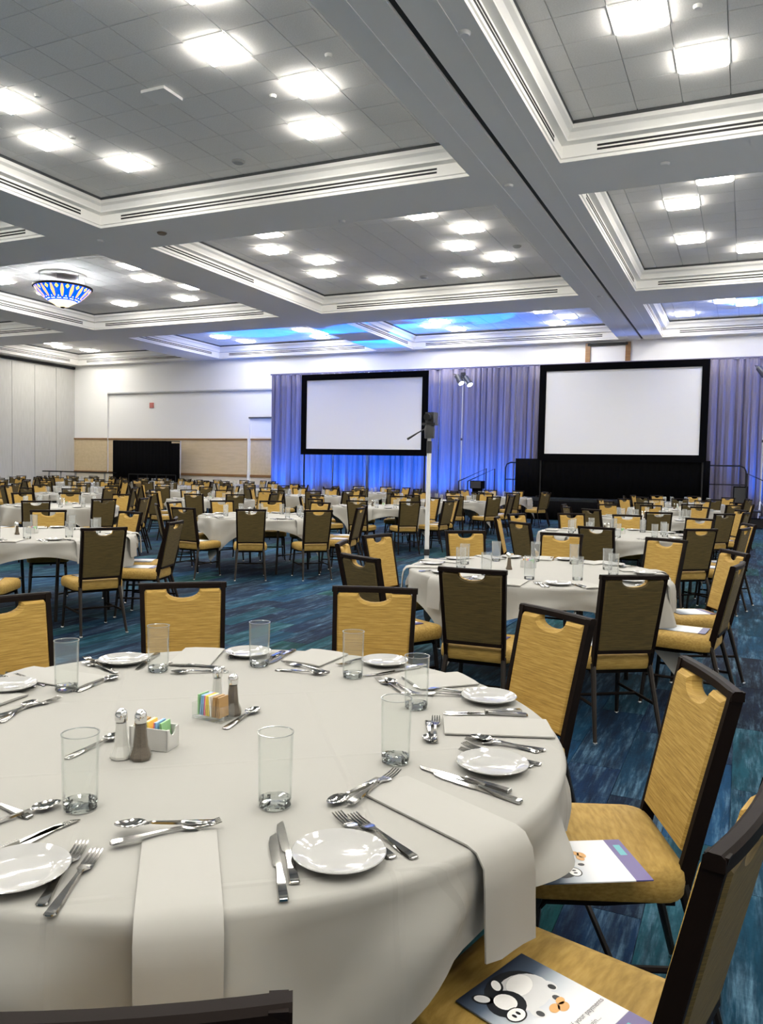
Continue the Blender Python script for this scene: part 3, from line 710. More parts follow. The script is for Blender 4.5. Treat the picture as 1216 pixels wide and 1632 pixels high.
mb.loft(rings); GL['base0'] = mb.mesh('base', M_glassbase, False)
GL['base1'] = MB().lathe([(.032, 0), (.0335, .004), (.0335, .018)], 10).mesh('base', M_glassbase)
def make_glass(x, y, z, lod, label, group, par=None):
    t = thing('water_glass', label, 'glass', (x, y, z), rnd.uniform(0, 6), group)
    obj('wall', GL['wall%d' % lod], t); obj('base', GL['base%d' % lod], t)
    if lod == 0: obj('rim', GL['rim0'], t)
    return t
GL['all'] = (lambda m: m.mesh('water_glass', [M_glassfar, M_rim], True))(MB().lathe([(.0335, .0), (.037, .155)], 10, caps=False).lathe([(.036, .150), (.0385, .152), (.0385, .157), (.036, .157)], 10, mi=1, caps=False).lathe([(.033, .001), (.0335, .018)], 10, mi=1))
PL = {}
for lod, n in ((0, 48), (1, 18)):
    PL[lod] = MB().lathe([(.045, .0), (.050, .002), (.066, .006), (.083, .0145), (.085, .0165), (.0835, .018), (.0655, .0115), (.060, .0085), (.052, .0065), (.001, .006)], n).mesh('side_plate', M_porc, True, 60)
def strip_mb(mb, sec, mi=0):                  # (x, halfwidth, z, thickness) stations
    mb.loft([[(x, -w, z), (x, w, z), (x, w*.8, z+t), (x, -w*.8, z+t)] for x, w, z, t in sec], mi)
HND = [(0, .004, .001, .0015), (.0015, .0075, .001, .002), (.005, .0105, .001, .003), (.03, .0095, .0015, .0035), (.07, .006, .003, .004), (.11, .0038, .005, .004)]
mb = MB(); strip_mb(mb, HND+[(.128, .0045, .006, .003), (.140, .0125, .005, .002), (.155, .0130, .003, .002), (.158, .0128, .0028, .002)])
for k in range(4):
    yy = -.0100+k*.00667
    mb.loft([[(x, yy-w, z), (x, yy+w, z), (x, yy+w, z+.0016), (x, yy-w, z+.0016)] for x, w, z in ((.157, .0021, .0028), (.185, .0018, .004), (.205, .0010, .008))])
FORK = mb.mesh('fork', M_steel, True, 30)
mb = MB(); strip_mb(mb, [(0, .007, .001, .004), (.004, .0095, .001, .006), (.05, .0085, .001, .007), (.10, .0062, .001, .008), (.112, .006, .001, .008)])
mb.loft([[(x, a, .001), (x, b, .001), (x, b, .0028), (x, a, .0028)] for x, a, b in ((.112, -.006, .006), (.118, -.006, .0095), (.16, -.006, .0115), (.20, -.006, .0115), (.225, -.0055, .008), (.238, -.005, -.003))])
KNIFE = mb.mesh('knife', M_steel, True, 30)
mb = MB(); strip_mb(mb, HND+[(.125, .0035, .0065, .003), (.134, .006, .005, .002)])
V = []; F = []; nu, nv = 9, 16
for i in range(nu):
    for j in range(nv):
        a = 2*pi*j/nv; r = i/(nu-1); V.append((.160+.030*r*cos(a), .0195*r*sin(a)*(1-.18*cos(a)), .0012+.0075*r*r))
for i in range(nu-1):
    for j in range(nv): F.append((i*nv+j, i*nv+(j+1) % nv, (i+1)*nv+(j+1) % nv, (i+1)*nv+j))
mb.add(V, F); SPOON = mb.mesh('spoon', M_steel, True, 60)
def lay(me, name, a, b, label, cat, group, z=.7635, lift=0.0):     # handle end a, tip b on the cloth
    a, b = Vector(a), Vector(b); d = b-a
    o = obj(name, me, None, (a.x, a.y, z+lift), atan2(d.y, d.x)); return tag(o, label, cat, group)
# napkin: folded strip running outwards and over the table edge
def napkin(T, p_in, direc, label, group, width=.135, R=.945, hang=.16, zt=.764, layers=3, name='folded_napkin'):
    c = Vector(T); p = Vector(p_in); d = Vector(direc).normalized(); s = Vector((-d.y, d.x))
    q = p-c; bq = q.dot(d); disc_ = bq*bq-(q.dot(q)-R*R); le = -bq+sqrt(max(disc_, .0004))
    st = []
    n1 = 5
    for i in range(n1+1): st.append((le*i/n1-(.03 if i == n1 else 0), 0.0))
    if hang > 0:
        st += [(le-.008, -.006), (le+.010, -.028), (le+.016, -.07), (le+.018, -hang*.6-.02), (le+.022, -hang-.03)]
    th = .0022*layers; V = []; F = []; nw = 4; npt = len(st)
    for top in (1, 0):
        for i, (u, dz) in enumerate(st):
            i0 = max(i-1, 0); i1 = min(i+1, npt-1); tu, tz = st[i1][0]-st[i0][0], st[i1][1]-st[i0][1]; ln = sqrt(tu*tu+tz*tz) or 1
            nu_, nz_ = -tz/ln, tu/ln
            for k in range(nw+1):
                v = (k/nw-.5)*width; e = 1 if 0 < k < nw else .6
                wv = .003*sin(9*v*7+u*9) if dz < -.03 else 0
                P3 = p + d*(u+nu_*th*top*e+wv) + s*v*(1 if dz > -.05 else 1-.1*(-dz))
                V.append((P3.x-c.x, P3.y-c.y, zt+dz+nz_*th*top*e+.001))
    m = npt*(nw+1)
    for i in range(npt-1):
        for k in range(nw):
            a = i*(nw+1)+k; F.append((a, a+nw+1, a+nw+2, a+1)); F.append((m+a, m+a+1, m+a+nw+2, m+a+nw+1))
        for k in (0, nw):
            a = i*(nw+1)+k; F.append((a, a+nw+1, m+a+nw+1, m+a) if k else (a, m+a, m+a+nw+1, a+nw+1))
    for i in (0, npt-1):
        for k in range(nw):
            a = i*(nw+1)+k; F.append((a, a+1, m+a+1, m+a) if i == 0 else (a, m+a, m+a+1, a+1))
    o = MB().add(V, F).build(name, M_napkin, None, True, 45); o.location = (c.x, c.y, 0); return tag(o, label, 'napkin', group)

# ------------------------------------------------------------------ tables
def cloth_mesh(na, nh, phi0, seed, half=1.055, R=.918, Z=.762):
    R_ = random.Random(seed); ph = [R_.uniform(0, 6.28) for _ in range(4)]; V = [(0, 0, Z)]; rings = []
    def ring(f): rings.append([f(2*pi*i/na) for i in range(na)])
    for r in (.3, .6, .85): ring(lambda a, r=r: (R*r*cos(a), R*r*sin(a), Z))
    ring(lambda a: ((R-.012)*cos(a), (R-.012)*sin(a), Z)); ring(lambda a: ((R-.002)*cos(a), (R-.002)*sin(a), Z-.004)); ring(lambda a: ((R+.004)*cos(a), (R+.004)*sin(a), Z-.014))
    for j in range(1, nh+1):
        v = j/nh
        def f(a, v=v):
            b = (a-phi0) % (pi/2); b = b-pi/4; ca = half/max(cos(pi/4-abs(b)) , .70) if False else half/cos(abs(abs(b)-pi/4)) if False else None
            bb = (a-phi0+pi/4) % (pi/2)-pi/4          # angle to nearest corner
            Lr = half/cos(pi/4-abs(bb)); Lh = min(Lr-R-.02, .62)
            cn = math.exp(-(bb/.34)**2)
            fold = .060*cn*cos(bb*13+.6*sin(ph[0]))+.026*cos(11*a+ph[1])+.014*cos(16*a+ph[2])
            s_ = v*Lh
            rr = R+.003+.006*min(1, s_/.09)+v*.06*cn*v+fold*min(1, s_/.11)*(.6+.4*v)+.012*min(1, s_/.08)*sin(7*a+5*v+ph[3])
            rr = max(rr, R+.001)
            tw = .10*cn*v*(-1 if bb > 0 else 1)*abs(bb)/.3
            return (rr*cos(a+tw), rr*sin(a+tw), Z-.014-s_)
        ring(f)
    V += [p for r in rings for p in r]; F = [(0, 1+i, 1+(i+1) % na) for i in range(na)]
    for k in range(len(rings)-1):
        for i in range(na):
            j = (i+1) % na; F.append((1+k*na+i, 1+(k+1)*na+i, 1+(k+1)*na+j, 1+k*na+j))
    return MB().add(V, F)
TT = MB().lathe([(.905, .735), (.914, .738), (.914, .757), (.905, .759)], 48).mesh('tabletop', M_tabletop)
def tleg(sx, sy): return MB().tube([(sx*.55, sy*.32, .735), (sx*.55, sy*.36, .0)], .016, 8).tube([(sx*.55, sy*.34, .25), (sx*.55, 0, .25)], .010, 6).mesh('leg', M_leg)
TL = [tleg(a, b) for a in (-1, 1) for b in (-1, 1)]
TLO = (lambda m: m.mesh('round_table', [M_tabletop, M_leg], False))(MB().lathe([(.905, .735), (.914, .757)], 24).tube([(-.55, -.35, .735), (-.55, -.35, 0)], .016, 5, 1).tube([(.55, -.35, .735), (.55, -.35, 0)], .016, 5, 1).tube([(-.55, .35, .735), (-.55, .35, 0)], .016, 5, 1).tube([(.55, .35, .735), (.55, .35, 0)], .016, 5, 1))
CLOTHS = {}
for lod, na, nh in ((0, 240, 14), (1, 96, 8), (2, 56, 5)):
    for v in range(2 if lod else 1): CLOTHS[lod, v] = cloth_mesh(na, nh, 0, 11+v+lod*7).mesh('tablecloth', M_cloth, True, 70)
def make_table(x, y, lod, phi, nm, v=0):
    lab = 'round table under white cloth, '+nm
    if lod == 2: tag(obj('round_table', TLO, None, (x, y, 0), phi), lab, 'table', 'round banquet tables')
    else:
        t = thing('round_table', lab, 'table', (x, y, 0), phi, 'round banquet tables'); obj('tabletop', TT, t)
        for m in TL: obj('leg', m, t)
    c = obj('tablecloth', CLOTHS[lod, v if lod else 0], None, (x, y, 0), phi)
    tag(c, 'white square tablecloth draped over '+nm, 'tablecloth', 'white tablecloths')

# shakers and sugar caddies
def shaker(x, y, fill, label, lod, group='salt and pepper shakers'):
    t = thing('salt_shaker' if fill is M_salt else 'pepper_shaker', label, 'shaker', (x, y, .7635), rnd.uniform(0, 1), group); n = 8 if lod == 0 else 6
    MB().lathe([(.0235, 0), (.0245, .007), (.0165, .03), (.0115, .085)], n).build('contents', fill, t, False)
    if lod == 0: MB().lathe([(.026, 0), (.0275, .005), (.0265, .011), (.0182, .032), (.0132, .088)], n, caps=False).build('glass_body', M_glass, t, False)
    MB().lathe([(.0135, .088), (.0145, .092), (.0145, .104), (.012, .112), (.006, .117)], 14).build('cap', M_chrome, t)
PK = [P('packet_%s' % n, c, .5) for n, c in (('green', (.25, .48, .22)), ('blue', (.22, .42, .68)), ('pink', (.75, .18, .27)), ('yellow', (.85, .66, .12)), ('white', (.82, .80, .74)), ('brown', (.38, .22, .08)))]
PKN = ['green', 'blue', 'pink', 'yellow', 'white', 'brown']
packet_me = MB().box((0, 0, .026), (.004, .036, .052))
def caddy(x, y, rz, kind, where, lod, order):
    t = thing('sugar_caddy', '%s sugar packet caddy %s' % ('white ceramic' if kind == 'w' else 'clear glass', where), 'caddy', (x, y, .7635), rz, 'sugar caddies')
    m = M_ceramic if kind == 'w' else M_glass; l, w, h, th = .105, .055, (.052 if kind == 'w' else .042), .004
    MB().box((0, 0, .003), (l, w, .006)).build('floor_plate', m, t, False)
    for s in (-1, 1):
        MB().box((0, s*(w/2-th/2), h/2+.003), (l, th, h-.004)).build('side_wall', m, t, False)
        if kind == 'w':                      # end walls with a finger notch
            R = [(-w/2, .004), (w/2, .004), (w/2, h), (.014, h)]+[(.014*cos(a*pi/8), h-.018*sin(a*pi/8)) for a in range(1, 8)]+[(-.014, h), (-w/2, h)]
            MB().loft([[(s*(l/2-th), a, b) for a, b in R], [(s*(l/2), a, b) for a, b in R]]).build('end_wall', m, t, False)
        else: MB().box((s*(l/2-th/2), 0, h/2+.003), (th, w-.002, h-.004)).build('end_wall', m, t, False)
    np_ = len(order)
    for k, ci in enumerate(order):
        u = -.040+.080*(k+.5)/np_; c_, s_ = cos(rz), sin(rz)
        me = MB().box((0, 0, .026), (.0045 if lod == 0 else .008, .040, .056)).mesh('sugar_packet', PK[ci], False)
        o = obj('sugar_packet', me, None, (x+c_*u, y+s_*u, .7755), rz); o.rotation_euler = (0, rnd.uniform(-.12, .12), rz)
        cnt = order[:k].count(ci)
        tag(o, ('%s sugar packet, %s of its colour in the %s caddy' % (PKN[ci], ORDN[cnt], 'white ceramic' if kind == 'w' else 'clear glass')) if lod == 0 else '%s sugar packet %s' % (PKN[ci], where), 'sugar packet', 'sugar packets')

# brochure on a seat
M_broch = P('brochure_paper', (.80, .80, .82), .35)
def broch_nodes(m):
    tc = N(m, 'ShaderNodeTexCoord'); sx = N(m, 'ShaderNodeSeparateXYZ'); L(m, tc.outputs['Object'], sx.inputs[0])
    mr = N(m, 'ShaderNodeMapRange'); L(m, sx.outputs[1], mr.inputs[0]); mr.inputs[1].default_value = -.14; mr.inputs[2].default_value = .14
    c = ramp(m, mr.outputs[0], [(0, (.06, .06, .20)), (.155, (.06, .06, .22)), (.16, (.78, .78, .80)), (.45, (.74, .75, .78)), (.66, (.42, .47, .53)), (.82, (.07, .10, .15)), (1, (.015, .022, .04))])
    L(m, c, BS(m).inputs['Base Color'])
broch_nodes(M_broch)
BROCH = MB().box((0, 0, .002), (.21, .28, .003)).mesh('brochure', M_broch, False)
M_ink = P('ink_grey', (.22, .22, .25), .6); M_pigl = P('print_silver', (.62, .63, .64), .4); M_pigd = P('print_dark', (.012, .014, .018), .4); M_pigw = P('print_white', (.85, .85, .84), .4); M_coin = P('print_gold', (.62, .33, .10), .4); M_teal = P('print_teal', (.08, .36, .42), .4); M_purple = P('print_purple', (.10, .075, .24), .4)
def ell(cx, cy, rx, ry, rot=0, n=20, z=.0036, a0=0, a1=360):
    c, s = cos(rot), sin(rot); return [(cx+rx*cos(t)*c-ry*sin(t)*s, cy+rx*cos(t)*s+ry*sin(t)*c, z) for t in [radians(a0+(a1-a0)*k/n) for k in range(n if a1-a0 == 360 else n+1)]]
def brochure(x, y, z, rz, label, detail=False, text=None):
    o = obj('brochure', BROCH, None, (x, y, z), rz); tag(o, label, 'brochure', 'brochures on seats')
    if not detail: return o
    def prt(name, pts, m, dz):
        MB().add([((a, b, .0036+dz) if 'foot' in name or 'logo' in name else (a*1.14+.004, b*1.06+.014, .0036+dz)) for a, b, _ in pts], [tuple(range(len(pts)))]).build(name, m, o, False)
    S = .0001
    prt('footer_print', [(-.105, -.14, 0), (.105, -.14, 0), (.105, -.097, 0), (-.105, -.097, 0)], M_purple, S)
    prt('logo_print', [(.02, -.128, 0), (.075, -.128, 0), (.075, -.110, 0), (.02, -.110, 0)], M_teal, 2*S)
    # chrome piggy bank facing left
    prt('pig_print', ell(-.005, .062, .060, .050), M_pigd, S); prt('pig_print', ell(.004, .050, .053, .044), M_pigl, 2*S); prt('pig_print', ell(.012, .066, .030, .022, .3), M_pigw, 3*S)
    prt('pig_print', ell(-.042, .052, .034, .034), M_pigd, 4*S); prt('pig_print', ell(-.040, .056, .019, .021), M_pigw, 5*S)
    prt('pig_print', ell(-.052, .024, .020, .017), M_pigd, 5*S); prt('pig_print', ell(-.052, .024, .017, .014), M_pigw, 6*S); prt('pig_print', ell(-.057, .024, .003, .005), M_pigd, 7*S); prt('pig_print', ell(-.047, .024, .003, .005), M_pigd, 7*S)
    prt('pig_print', ell(-.062, .088, .012, .019, .5), M_pigd, 4*S); prt('pig_print', ell(-.062, .089, .009, .014, .5), M_pigl, 5*S); prt('pig_print', ell(-.018, .094, .012, .019, -.6), M_pigd, 4*S); prt('pig_print', ell(-.018, .094, .008, .014, -.6), M_pigw, 5*S)
    for a, b in ((-.022, .002), (.030, .006), (.048, .028)): prt('pig_print', ell(a, b, .011, .015), M_pigl, S*4); prt('pig_print', ell(a, b-.005, .006, .008), M_pigd, S*5)
    for a, b, r in ((.006, -.012, .012), (.020, -.020, .013), (.028, -.008, .010)): prt('coin_print', ell(a, b, r, r*.75, .3), M_coin, S*6)
    if text:
        for i, (ln, sz, tx, ty) in enumerate(text):
            cu = bpy.data.curves.new('text_print', 'FONT'); cu.body = ln; cu.size = sz; cu.align_x = 'RIGHT'
            to = bpy.data.objects.new('text_print', cu); COL.objects.link(to)
            me = bpy.data.meshes.new_from_object(to.evaluated_get(bpy.context.evaluated_depsgraph_get())); bpy.data.objects.remove(to)
            me.materials.clear(); me.materials.append(M_ink); obj('text_print', me, o, (tx, ty, .0042))
    return o

# ------------------------------------------------------------------ lay out the room
HRS = ['twelve', 'one', 'two', 'three', 'four', 'five', 'six', 'seven', 'eight', 'nine', 'ten', 'eleven']
def clock(tx, ty, ang):                        # six o'clock is nearest the camera
    to_cam = atan2(-ty, -tx); d = (to_cam-ang) % (2*pi); return HRS[(6+round(d/(2*pi)*12)) % 12]
def put_chair(tx, ty, ang, dist, lod, nm, face=None, used=None):
    """ang: direction from the table centre, dist: centre to top of back"""
    a = radians(ang); bx, by = tx+dist*cos(a), ty+dist*sin(a)
    f = radians(face) if face is not None else a+pi        # heading of the sitter
    x, y = bx+.306*cos(f), by+.306*sin(f)
    h = clock(tx, ty, a)
    while used is not None and h in used: h = HRS[(HRS.index(h)+1) % 12]
    if used is not None: used.add(h)
    make_chair(x, y, f-pi/2, lod, "gold banquet chair at %s o'clock of %s" % (h, nm), 'gold banquet chairs')
    return x, y, f, h
def visible(x, y, z=.6, m=130):
    a, b, k = pr((x, y, z)); return k > .2 and -m < a < 1216+m and b < 1632+200
COLN = {-1.35: 'right column', -6.3: 'column left of aisle', -10.25: 'second column left of aisle', -14.2: 'third column left of aisle', -18.1: 'fourth column left of aisle', -22.1: 'fifth column left of aisle', -26.0: 'sixth column left of aisle'}
ROWY = [1.73, 5.65, 9.65, 13.7, 17.7, 21.7, 25.7]
TBL = [(-1.35, r) for r in (1, 2, 3, 4, 5)]+[(-6.3, r) for r in (1, 2, 3, 4, 5)]+[(-10.25, r) for r in (2, 3, 4, 5)]+[(-14.2, r) for r in (3, 4, 5)]+[(-18.1, r) for r in (3, 4, 5, 6)]+[(-22.1, r) for r in (4, 5, 6)]+[(-26.0, r) for r in (5, 6)]
MEAS = {(-1.35, 1): [(-1.35, 4.17, 94), (-.52, 4.41, 125), (-2.15, 4.39, 62), (-2.75, 5.93, -12), (-2.29, 6.83, -50), (-1.48, 7.13, -93), (-.59, 7.12, -118), (-.05, 6.25, -152), (-.02, 5.35, 172)],
        (-1.35, 2): [(-1.36, 8.24, 79), (-.39, 8.73, 130)],
        (-6.3, 1): [(-4.9, 5.08, 153), (-5.35, 6.50, 215), (-6.36, 7.0, -99), (-7.19, 6.59, -43), (-7.75, 5.6, 0), (-7.2, 4.4, 45), (-5.55, 4.3, 118)],
        (-6.3, 2): [(-6.54, 8.16, 87), (-5.70, 8.45, 125), (-5.0, 8.95, 137)],
        (-10.25, 2): [(-9.09, 8.11, 143), (-9.01, 9.32, 155)]}
glass_n = 0
for (cx_, r) in TBL:
    tx, ty = cx_, ROWY[r]; nm = '%s-row table, %s' % (ORDN[r], COLN[cx_]); dep = pr((tx, ty, .7))[2]
    tlod = 1 if dep < 16 else 2; clod = 0 if dep < 12.3 else (1 if dep < 21 else 2)
    R_ = random.Random(int(1000+tx*10+ty*7)); phi = radians(-50+R_.uniform(-14, 14)); make_table(tx, ty, tlod, phi+pi/4, nm, R_.randint(0, 1))
    used = set(); seats = []; ms = MEAS.get((cx_, r), [])
    for (bx, by, face) in ms:
        a = degrees(atan2(by-ty, bx-tx)); d = sqrt((bx-tx)**2+(by-ty)**2); d = max(d, 1.30)
        seats.append((a, d, face))
    base = R_.uniform(0, 36) if not seats else seats[0][0]
    for k in range(1, 10) if seats else range(10):
        a = base+36*k+R_.uniform(-4, 4)
        if all(abs((a-s[0]+180) % 360-180) > 25 for s in seats): seats.append((a, R_.uniform(1.40, 1.55), None))
    for k, (a, d, face) in enumerate(seats):
        aa = radians(a); bx, by = tx+d*cos(aa), ty+d*sin(aa)
        if visible(bx, by):
            if face is None: face = a+180+R_.uniform(-9, 9)
            x, y, f, h = put_chair(tx, ty, a, d, clod, nm, face, used)
            if dep < 20:
                brochure(x+R_.uniform(-.02, .02), y+R_.uniform(-.02, .02), .479, f-pi/2+R_.uniform(-.2, .2)+(pi/2 if R_.random() < .3 else 0), "printed brochure on the seat at %s o'clock of %s" % (h, nm))
        else: h = None
        # place setting
        gx, gy = tx+.55*cos(aa+.16), ty+.55*sin(aa+.16); px_, py_ = tx+.76*cos(aa-.17), ty+.76*sin(aa-.17)
        hh = clock(tx, ty, aa) if h is None else h
        if not visible(gx, gy, .8, 10): continue
        if dep < 16:
            make_glass(gx, gy, .7635, 1, "clear water glass at %s o'clock of %s" % (hh, nm), 'water glasses')
        else: tag(obj('water_glass', GL['all'], None, (gx, gy, .7635)), "clear water glass at %s o'clock of %s" % (hh, nm), 'glass', 'water glasses')
        tag(obj('side_plate', PL[1], None, (px_, py_, .763)), "white side plate at %s o'clock of %s" % (hh, nm), 'plate', 'side plates')
        nx_, ny_ = tx+.62*cos(aa+.06), ty+.62*sin(aa+.06)
        napkin((tx, ty), (nx_, ny_), (cos(aa+.06), sin(aa+.06)), "folded white napkin at %s o'clock of %s" % (hh, nm), 'folded napkins', hang=.17 if R_.random() < .45 else 0)
        if dep < 12.3:
            c, s = cos(aa), sin(aa)
            def pos(u, v): return (tx+u*c-v*s, ty+u*s+v*c)
            for j, v in enumerate((-.235, -.26)): lay(FORK, 'fork', pos(.86, v), pos(.66, v+.01), "%s fork at %s o'clock of %s" % (('inner', 'outer')[j], hh, nm), 'fork', 'forks')
            for j, v in enumerate((-.02, .0)): lay(KNIFE, 'knife', pos(.885, v), pos(.65, v-.01), "%s knife at %s o'clock of %s" % (('inner', 'outer')[j], hh, nm), 'knife', 'knives')
    if dep < 18:
        ca = R_.uniform(0, 3.1); l1 = 1
        caddy(tx+.12*cos(ca), ty+.12*sin(ca), ca+.4, 'w', 'on '+nm, 1, [0, 1, 2, 3, 4, 5])
        shaker(tx+.20*cos(ca+1.1), ty+.20*sin(ca+1.1), M_salt, 'salt shaker with chrome cap on '+nm, 1); shaker(tx+.20*cos(ca+1.4), ty+.20*sin(ca+1.4), M_pepper, 'pepper shaker with chrome cap on '+nm, 1)
# ------------------------------------------------------------------ the nearest table, piece by piece
TX, TY = -1.27, 1.73; ZC = .7635
make_table(TX, TY, 0, radians(-52)+pi/4-pi/4, 'nearest table in the picture')
C0 = [(161.2, 1.47, None, 'at left picture edge, facing camera across the table'), (132, 1.56, -48, 'on far side left of centre, facing camera'), (99, 1.53, -70, 'on far side right of centre, facing camera'),
      (65, 1.47, -124, 'right of the table, between far plates and dark chair backs'), (26, 1.335, -157, 'right of the table with a piggy bank brochure, tall in view'), (-15, 1.34, 167, 'at right picture edge, seen edge-on from behind'), (-58.6, 1.36, 121, 'at bottom edge, only its dark top rail showing')]
for a, d, face, w in C0:
    aa = radians(a); bx, by = TX+d*cos(aa), TY+d*sin(aa); f = radians(face if face is not None else a+180)
    x, y = bx+.306*cos(f), by+.306*sin(f); make_chair(x, y, f-pi/2, 0, 'gold banquet chair '+w, 'gold banquet chairs')
    if a == 26: BR1 = (x, y, f)
    if a == -15: BR2 = (x, y, f)
def on(px, py, z=ZC): return un(px, py, z)
def lay_brochure(edge_a, edge_b, at_top, label, text):       # two ends of its printed top or bottom edge, left then right of the page
    a, b = un(*edge_a, .481), un(*edge_b, .481); m_ = (a+b)/2; xb = (b-a).normalized(); yb = Vector((-xb.y, xb.x, 0))
    c = m_ + yb*(-.14 if at_top else .14)
    brochure(c.x, c.y, .4795, atan2(xb.y, xb.x), label, True, text)
lay_brochure((1043, 1405), (985, 1338), False, 'piggy bank brochure on the chair seat right of the table', None)
lay_brochure((725, 1597), (832, 1520), True, 'piggy bank brochure on the nearest seat at bottom right', [('ngs if your payments', .0155, .098, -.050), ('margin...', .0155, .050, -.072)])
# glasses
for (x, y, w) in ((128, 1288, 'at left front of the nearest table'), (438, 1284, 'at centre front of the nearest table'), (630, 1214, 'beside crossed fork and spoon on nearest table'), (663, 1128, 'behind another glass on right of nearest table'), (562, 1079, 'before far right chair on nearest table'), (413, 1061, 'at far edge centre of nearest table'), (252, 1069, 'before far left chair on nearest table'), (106, 1100, 'at far left of nearest table')):
    p = on(x, y); make_glass(p.x, p.y, ZC, 0, 'tall clear water glass '+w, 'water glasses')
# plates
PW = ['near-left plate', 'near centre plate', 'right plate', 'far-right plate', 'far plate right of centre', 'far centre plate', 'far-left plate', 'left-edge plate']
for (x, y), w in zip(((28, 1397), (540, 1369), (785, 1224), (779, 1116), (613, 1058), (396, 1044), (197, 1056), (12, 1098)), PW):
    p = on(x, y); tag(obj('side_plate', PL[0], None, (p.x, p.y, ZC)), 'white round side plate, %s of the nearest table' % w, 'plate', 'side plates')
# napkins: inner end, outer point, overhang
NPK = [((287, 1330), (285, 1478), .165, .135, 'hanging over the front edge'), ((612, 1252), (760, 1322), .17, .14, 'hanging over the right front edge'), ((707, 1157), (850, 1162), 0, .15, 'below the far-right plate'), ((655, 1090), (735, 1083), 0, .16, 'behind the paired glasses'),
       ((478, 1059), (525, 1040), 0, .16, 'before the far right chair'), ((300, 1062), (322, 1040), 0, .15, 'before the far left chair'), ((150, 1089), (70, 1078), 0, .15, 'at far left of the table'), ((15, 1120), (-60, 1110), 0, .15, 'at left picture edge')]
for a, b, hg, wd_, w in NPK:
    p, q = on(*a), on(*b); napkin((TX, TY), (p.x, p.y), (q.x-p.x, q.y-p.y), 'folded white napkin %s of nearest table' % w if 'edge' in w and hg else 'folded white napkin %s, nearest table' % w, 'folded napkins', width=wd_, hang=hg, R=.936, layers=3)
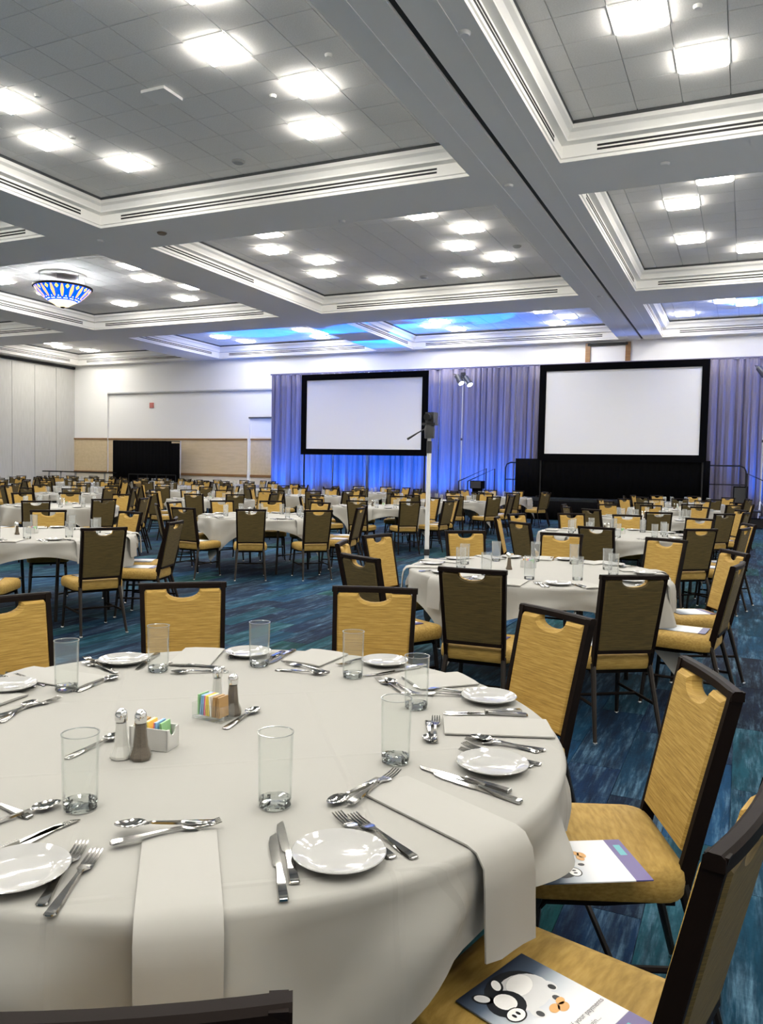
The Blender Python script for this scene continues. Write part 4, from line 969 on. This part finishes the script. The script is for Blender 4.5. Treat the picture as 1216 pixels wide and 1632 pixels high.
# cutlery: mesh, handle end, tip, words
CUT = [(KNIFE, 'knife', (452, 1438), (436, 1330), 'outer knife left of near centre plate'), (KNIFE, 'knife', (470, 1410), (447, 1311), 'inner knife touching near centre plate'),
 (FORK, 'fork', (632, 1373), (532, 1297), 'inner fork right of near centre plate'), (FORK, 'fork', (663, 1370), (560, 1302), 'outer fork right of near centre plate'),
 (SPOON, 'spoon', (606, 1241), (552, 1271), 'dessert spoon above the hanging right napkin'), (FORK, 'fork', (550, 1292), (638, 1233), 'dessert fork on the hanging right napkin'),
 (KNIFE, 'knife', (834, 1282), (686, 1232), 'outer knife below right plate'), (KNIFE, 'knife', (812, 1263), (669, 1223), 'inner knife below right plate'),
 (FORK, 'fork', (866, 1220), (729, 1197), 'fork tucked under right plate, longer showing'), (FORK, 'fork', (846, 1222), (741, 1189), 'fork tucked under right plate, shorter showing'),
 (FORK, 'fork', (871, 1197), (740, 1181), 'upper fork above right plate'), (SPOON, 'spoon', (858, 1199), (752, 1176), 'spoon above right plate'),
 (SPOON, 'spoon', (683, 1153), (685, 1182), 'small spoon left of napkin below far-right plate'), (FORK, 'fork', (692, 1189), (695, 1142), 'upright fork left of napkin below far-right plate'),
 (KNIFE, 'knife', (843, 1141), (706, 1136), 'outer knife below far-right plate'), (KNIFE, 'knife', (822, 1134), (716, 1139), 'inner knife below far-right plate'),
 (FORK, 'fork', (762, 1110), (694, 1108), 'lower fork left of far-right plate'), (FORK, 'fork', (760, 1106), (706, 1101), 'upper fork left of far-right plate'),
 (FORK, 'fork', (645, 1106), (606, 1086), 'dessert fork left of paired glasses'), (SPOON, 'spoon', (662, 1108), (615, 1084), 'dessert spoon behind paired glasses'),
 (KNIFE, 'knife', (668, 1064), (580, 1078), 'lower knife below far plate right of centre'), (KNIFE, 'knife', (676, 1061), (600, 1076), 'upper knife below far plate right of centre'),
 (FORK, 'fork', (593, 1046), (560, 1056), 'fork left of far plate right of centre'),
 (FORK, 'fork', (374, 1034), (368, 1052), 'fork left of far centre plate'), (KNIFE, 'knife', (466, 1038), (431, 1057), 'outer knife right of far centre plate'), (KNIFE, 'knife', (452, 1039), (424, 1054), 'inner knife right of far centre plate'),
 (FORK, 'fork', (526, 1073), (452, 1057), 'dessert fork left of far glass'), (SPOON, 'spoon', (450, 1069), (508, 1075), 'dessert spoon left of far glass'),
 (SPOON, 'spoon', (352, 1071), (284, 1073), 'dessert spoon right of far-left glass'), (FORK, 'fork', (358, 1065), (268, 1060), 'dessert fork right of far-left glass'),
 (FORK, 'fork', (182, 1072), (136, 1058), 'outer fork left of far-left plate'), (FORK, 'fork', (176, 1068), (150, 1056), 'inner fork left of far-left plate'), (KNIFE, 'knife', (252, 1042), (228, 1060), 'knife right of far-left plate'),
 (SPOON, 'spoon', (124, 1102), (186, 1080), 'dessert spoon right of left glass'), (KNIFE, 'knife', (-10, 1076), (78, 1102), 'outer knife right of left-edge plate'), (KNIFE, 'knife', (10, 1072), (74, 1094), 'inner knife right of left-edge plate'),
 (SPOON, 'spoon', (2, 1151), (54, 1120), 'dessert spoon at left picture edge'), (FORK, 'fork', (-6, 1143), (40, 1130), 'dessert fork at left picture edge'),
 (FORK, 'fork', (64, 1446), (133, 1345), 'inner fork right of near-left plate'), (FORK, 'fork', (76, 1463), (156, 1358), 'outer fork right of near-left plate'),
 (KNIFE, 'knife', (-62, 1400), (88, 1322), 'outer knife above near-left plate'), (KNIFE, 'knife', (-70, 1385), (38, 1342), 'inner knife above near-left plate'),
 (SPOON, 'spoon', (330, 1322), (197, 1329), 'dessert spoon at head of front napkin'), (FORK, 'fork', (183, 1351), (344, 1321), 'dessert fork at head of front napkin'),
 (FORK, 'fork', (49, 1304), (-55, 1268), 'dessert fork at left front picture edge'), (SPOON, 'spoon', (-60, 1330), (24, 1304), 'dessert spoon at left front picture edge'),
 (SPOON, 'spoon', (357, 1163), (412, 1130), 'serving spoon right of glass sugar caddy'), (SPOON, 'spoon', (114, 1206), (186, 1175), 'serving spoon left of salt shaker')]
for n, (me, nm, a, b, w) in enumerate(CUT):
    p, q = on(*a), on(*b); d = (q-p); ln = {'fork': .205, 'knife': .238, 'spoon': .19}[nm]
    if d.length > .02: d = d.normalized()*ln
    mid = (p+q)/2 if abs((q-p).length-ln) < .06 else p+d/2
    p0 = mid-d/2
    lift = .0
    if 'head of front' in w: lift = .008 if nm == 'fork' else .012
    if 'on the hanging' in w: lift = .008
    o = lay(me, nm, (p0.x, p0.y), (p0.x+d.x, p0.y+d.y), 'steel '+w, nm, {'fork': 'forks', 'knife': 'knives', 'spoon': 'spoons'}[nm], ZC, lift)
# centre pieces
p = on(243, 1192); e = on(269, 1190)-on(222, 1178)
caddy(p.x-.005, p.y+.012, radians(8), 'w', 'beside front shakers', 0, [5, 5, 5, 4, 3, 3, 2, 1, 1, 0, 0])
p = on(336, 1146); caddy(p.x, p.y+.01, radians(-4), 'g', 'beside rear shakers', 0, [0, 1, 1, 2, 3, 3, 4, 5, 5, 5, 5])
p = on(193, 1207); shaker(p.x, p.y, M_salt, 'front salt shaker left of white sugar caddy', 0)
p = on(224, 1209); shaker(p.x, p.y, M_pepper, 'front pepper shaker before white sugar caddy', 0)
p = on(346, 1126); shaker(p.x, p.y, M_salt, 'rear salt shaker behind glass sugar caddy', 0)
p = on(371, 1139); shaker(p.x, p.y, M_pepper, 'rear pepper shaker right of glass sugar caddy', 0)
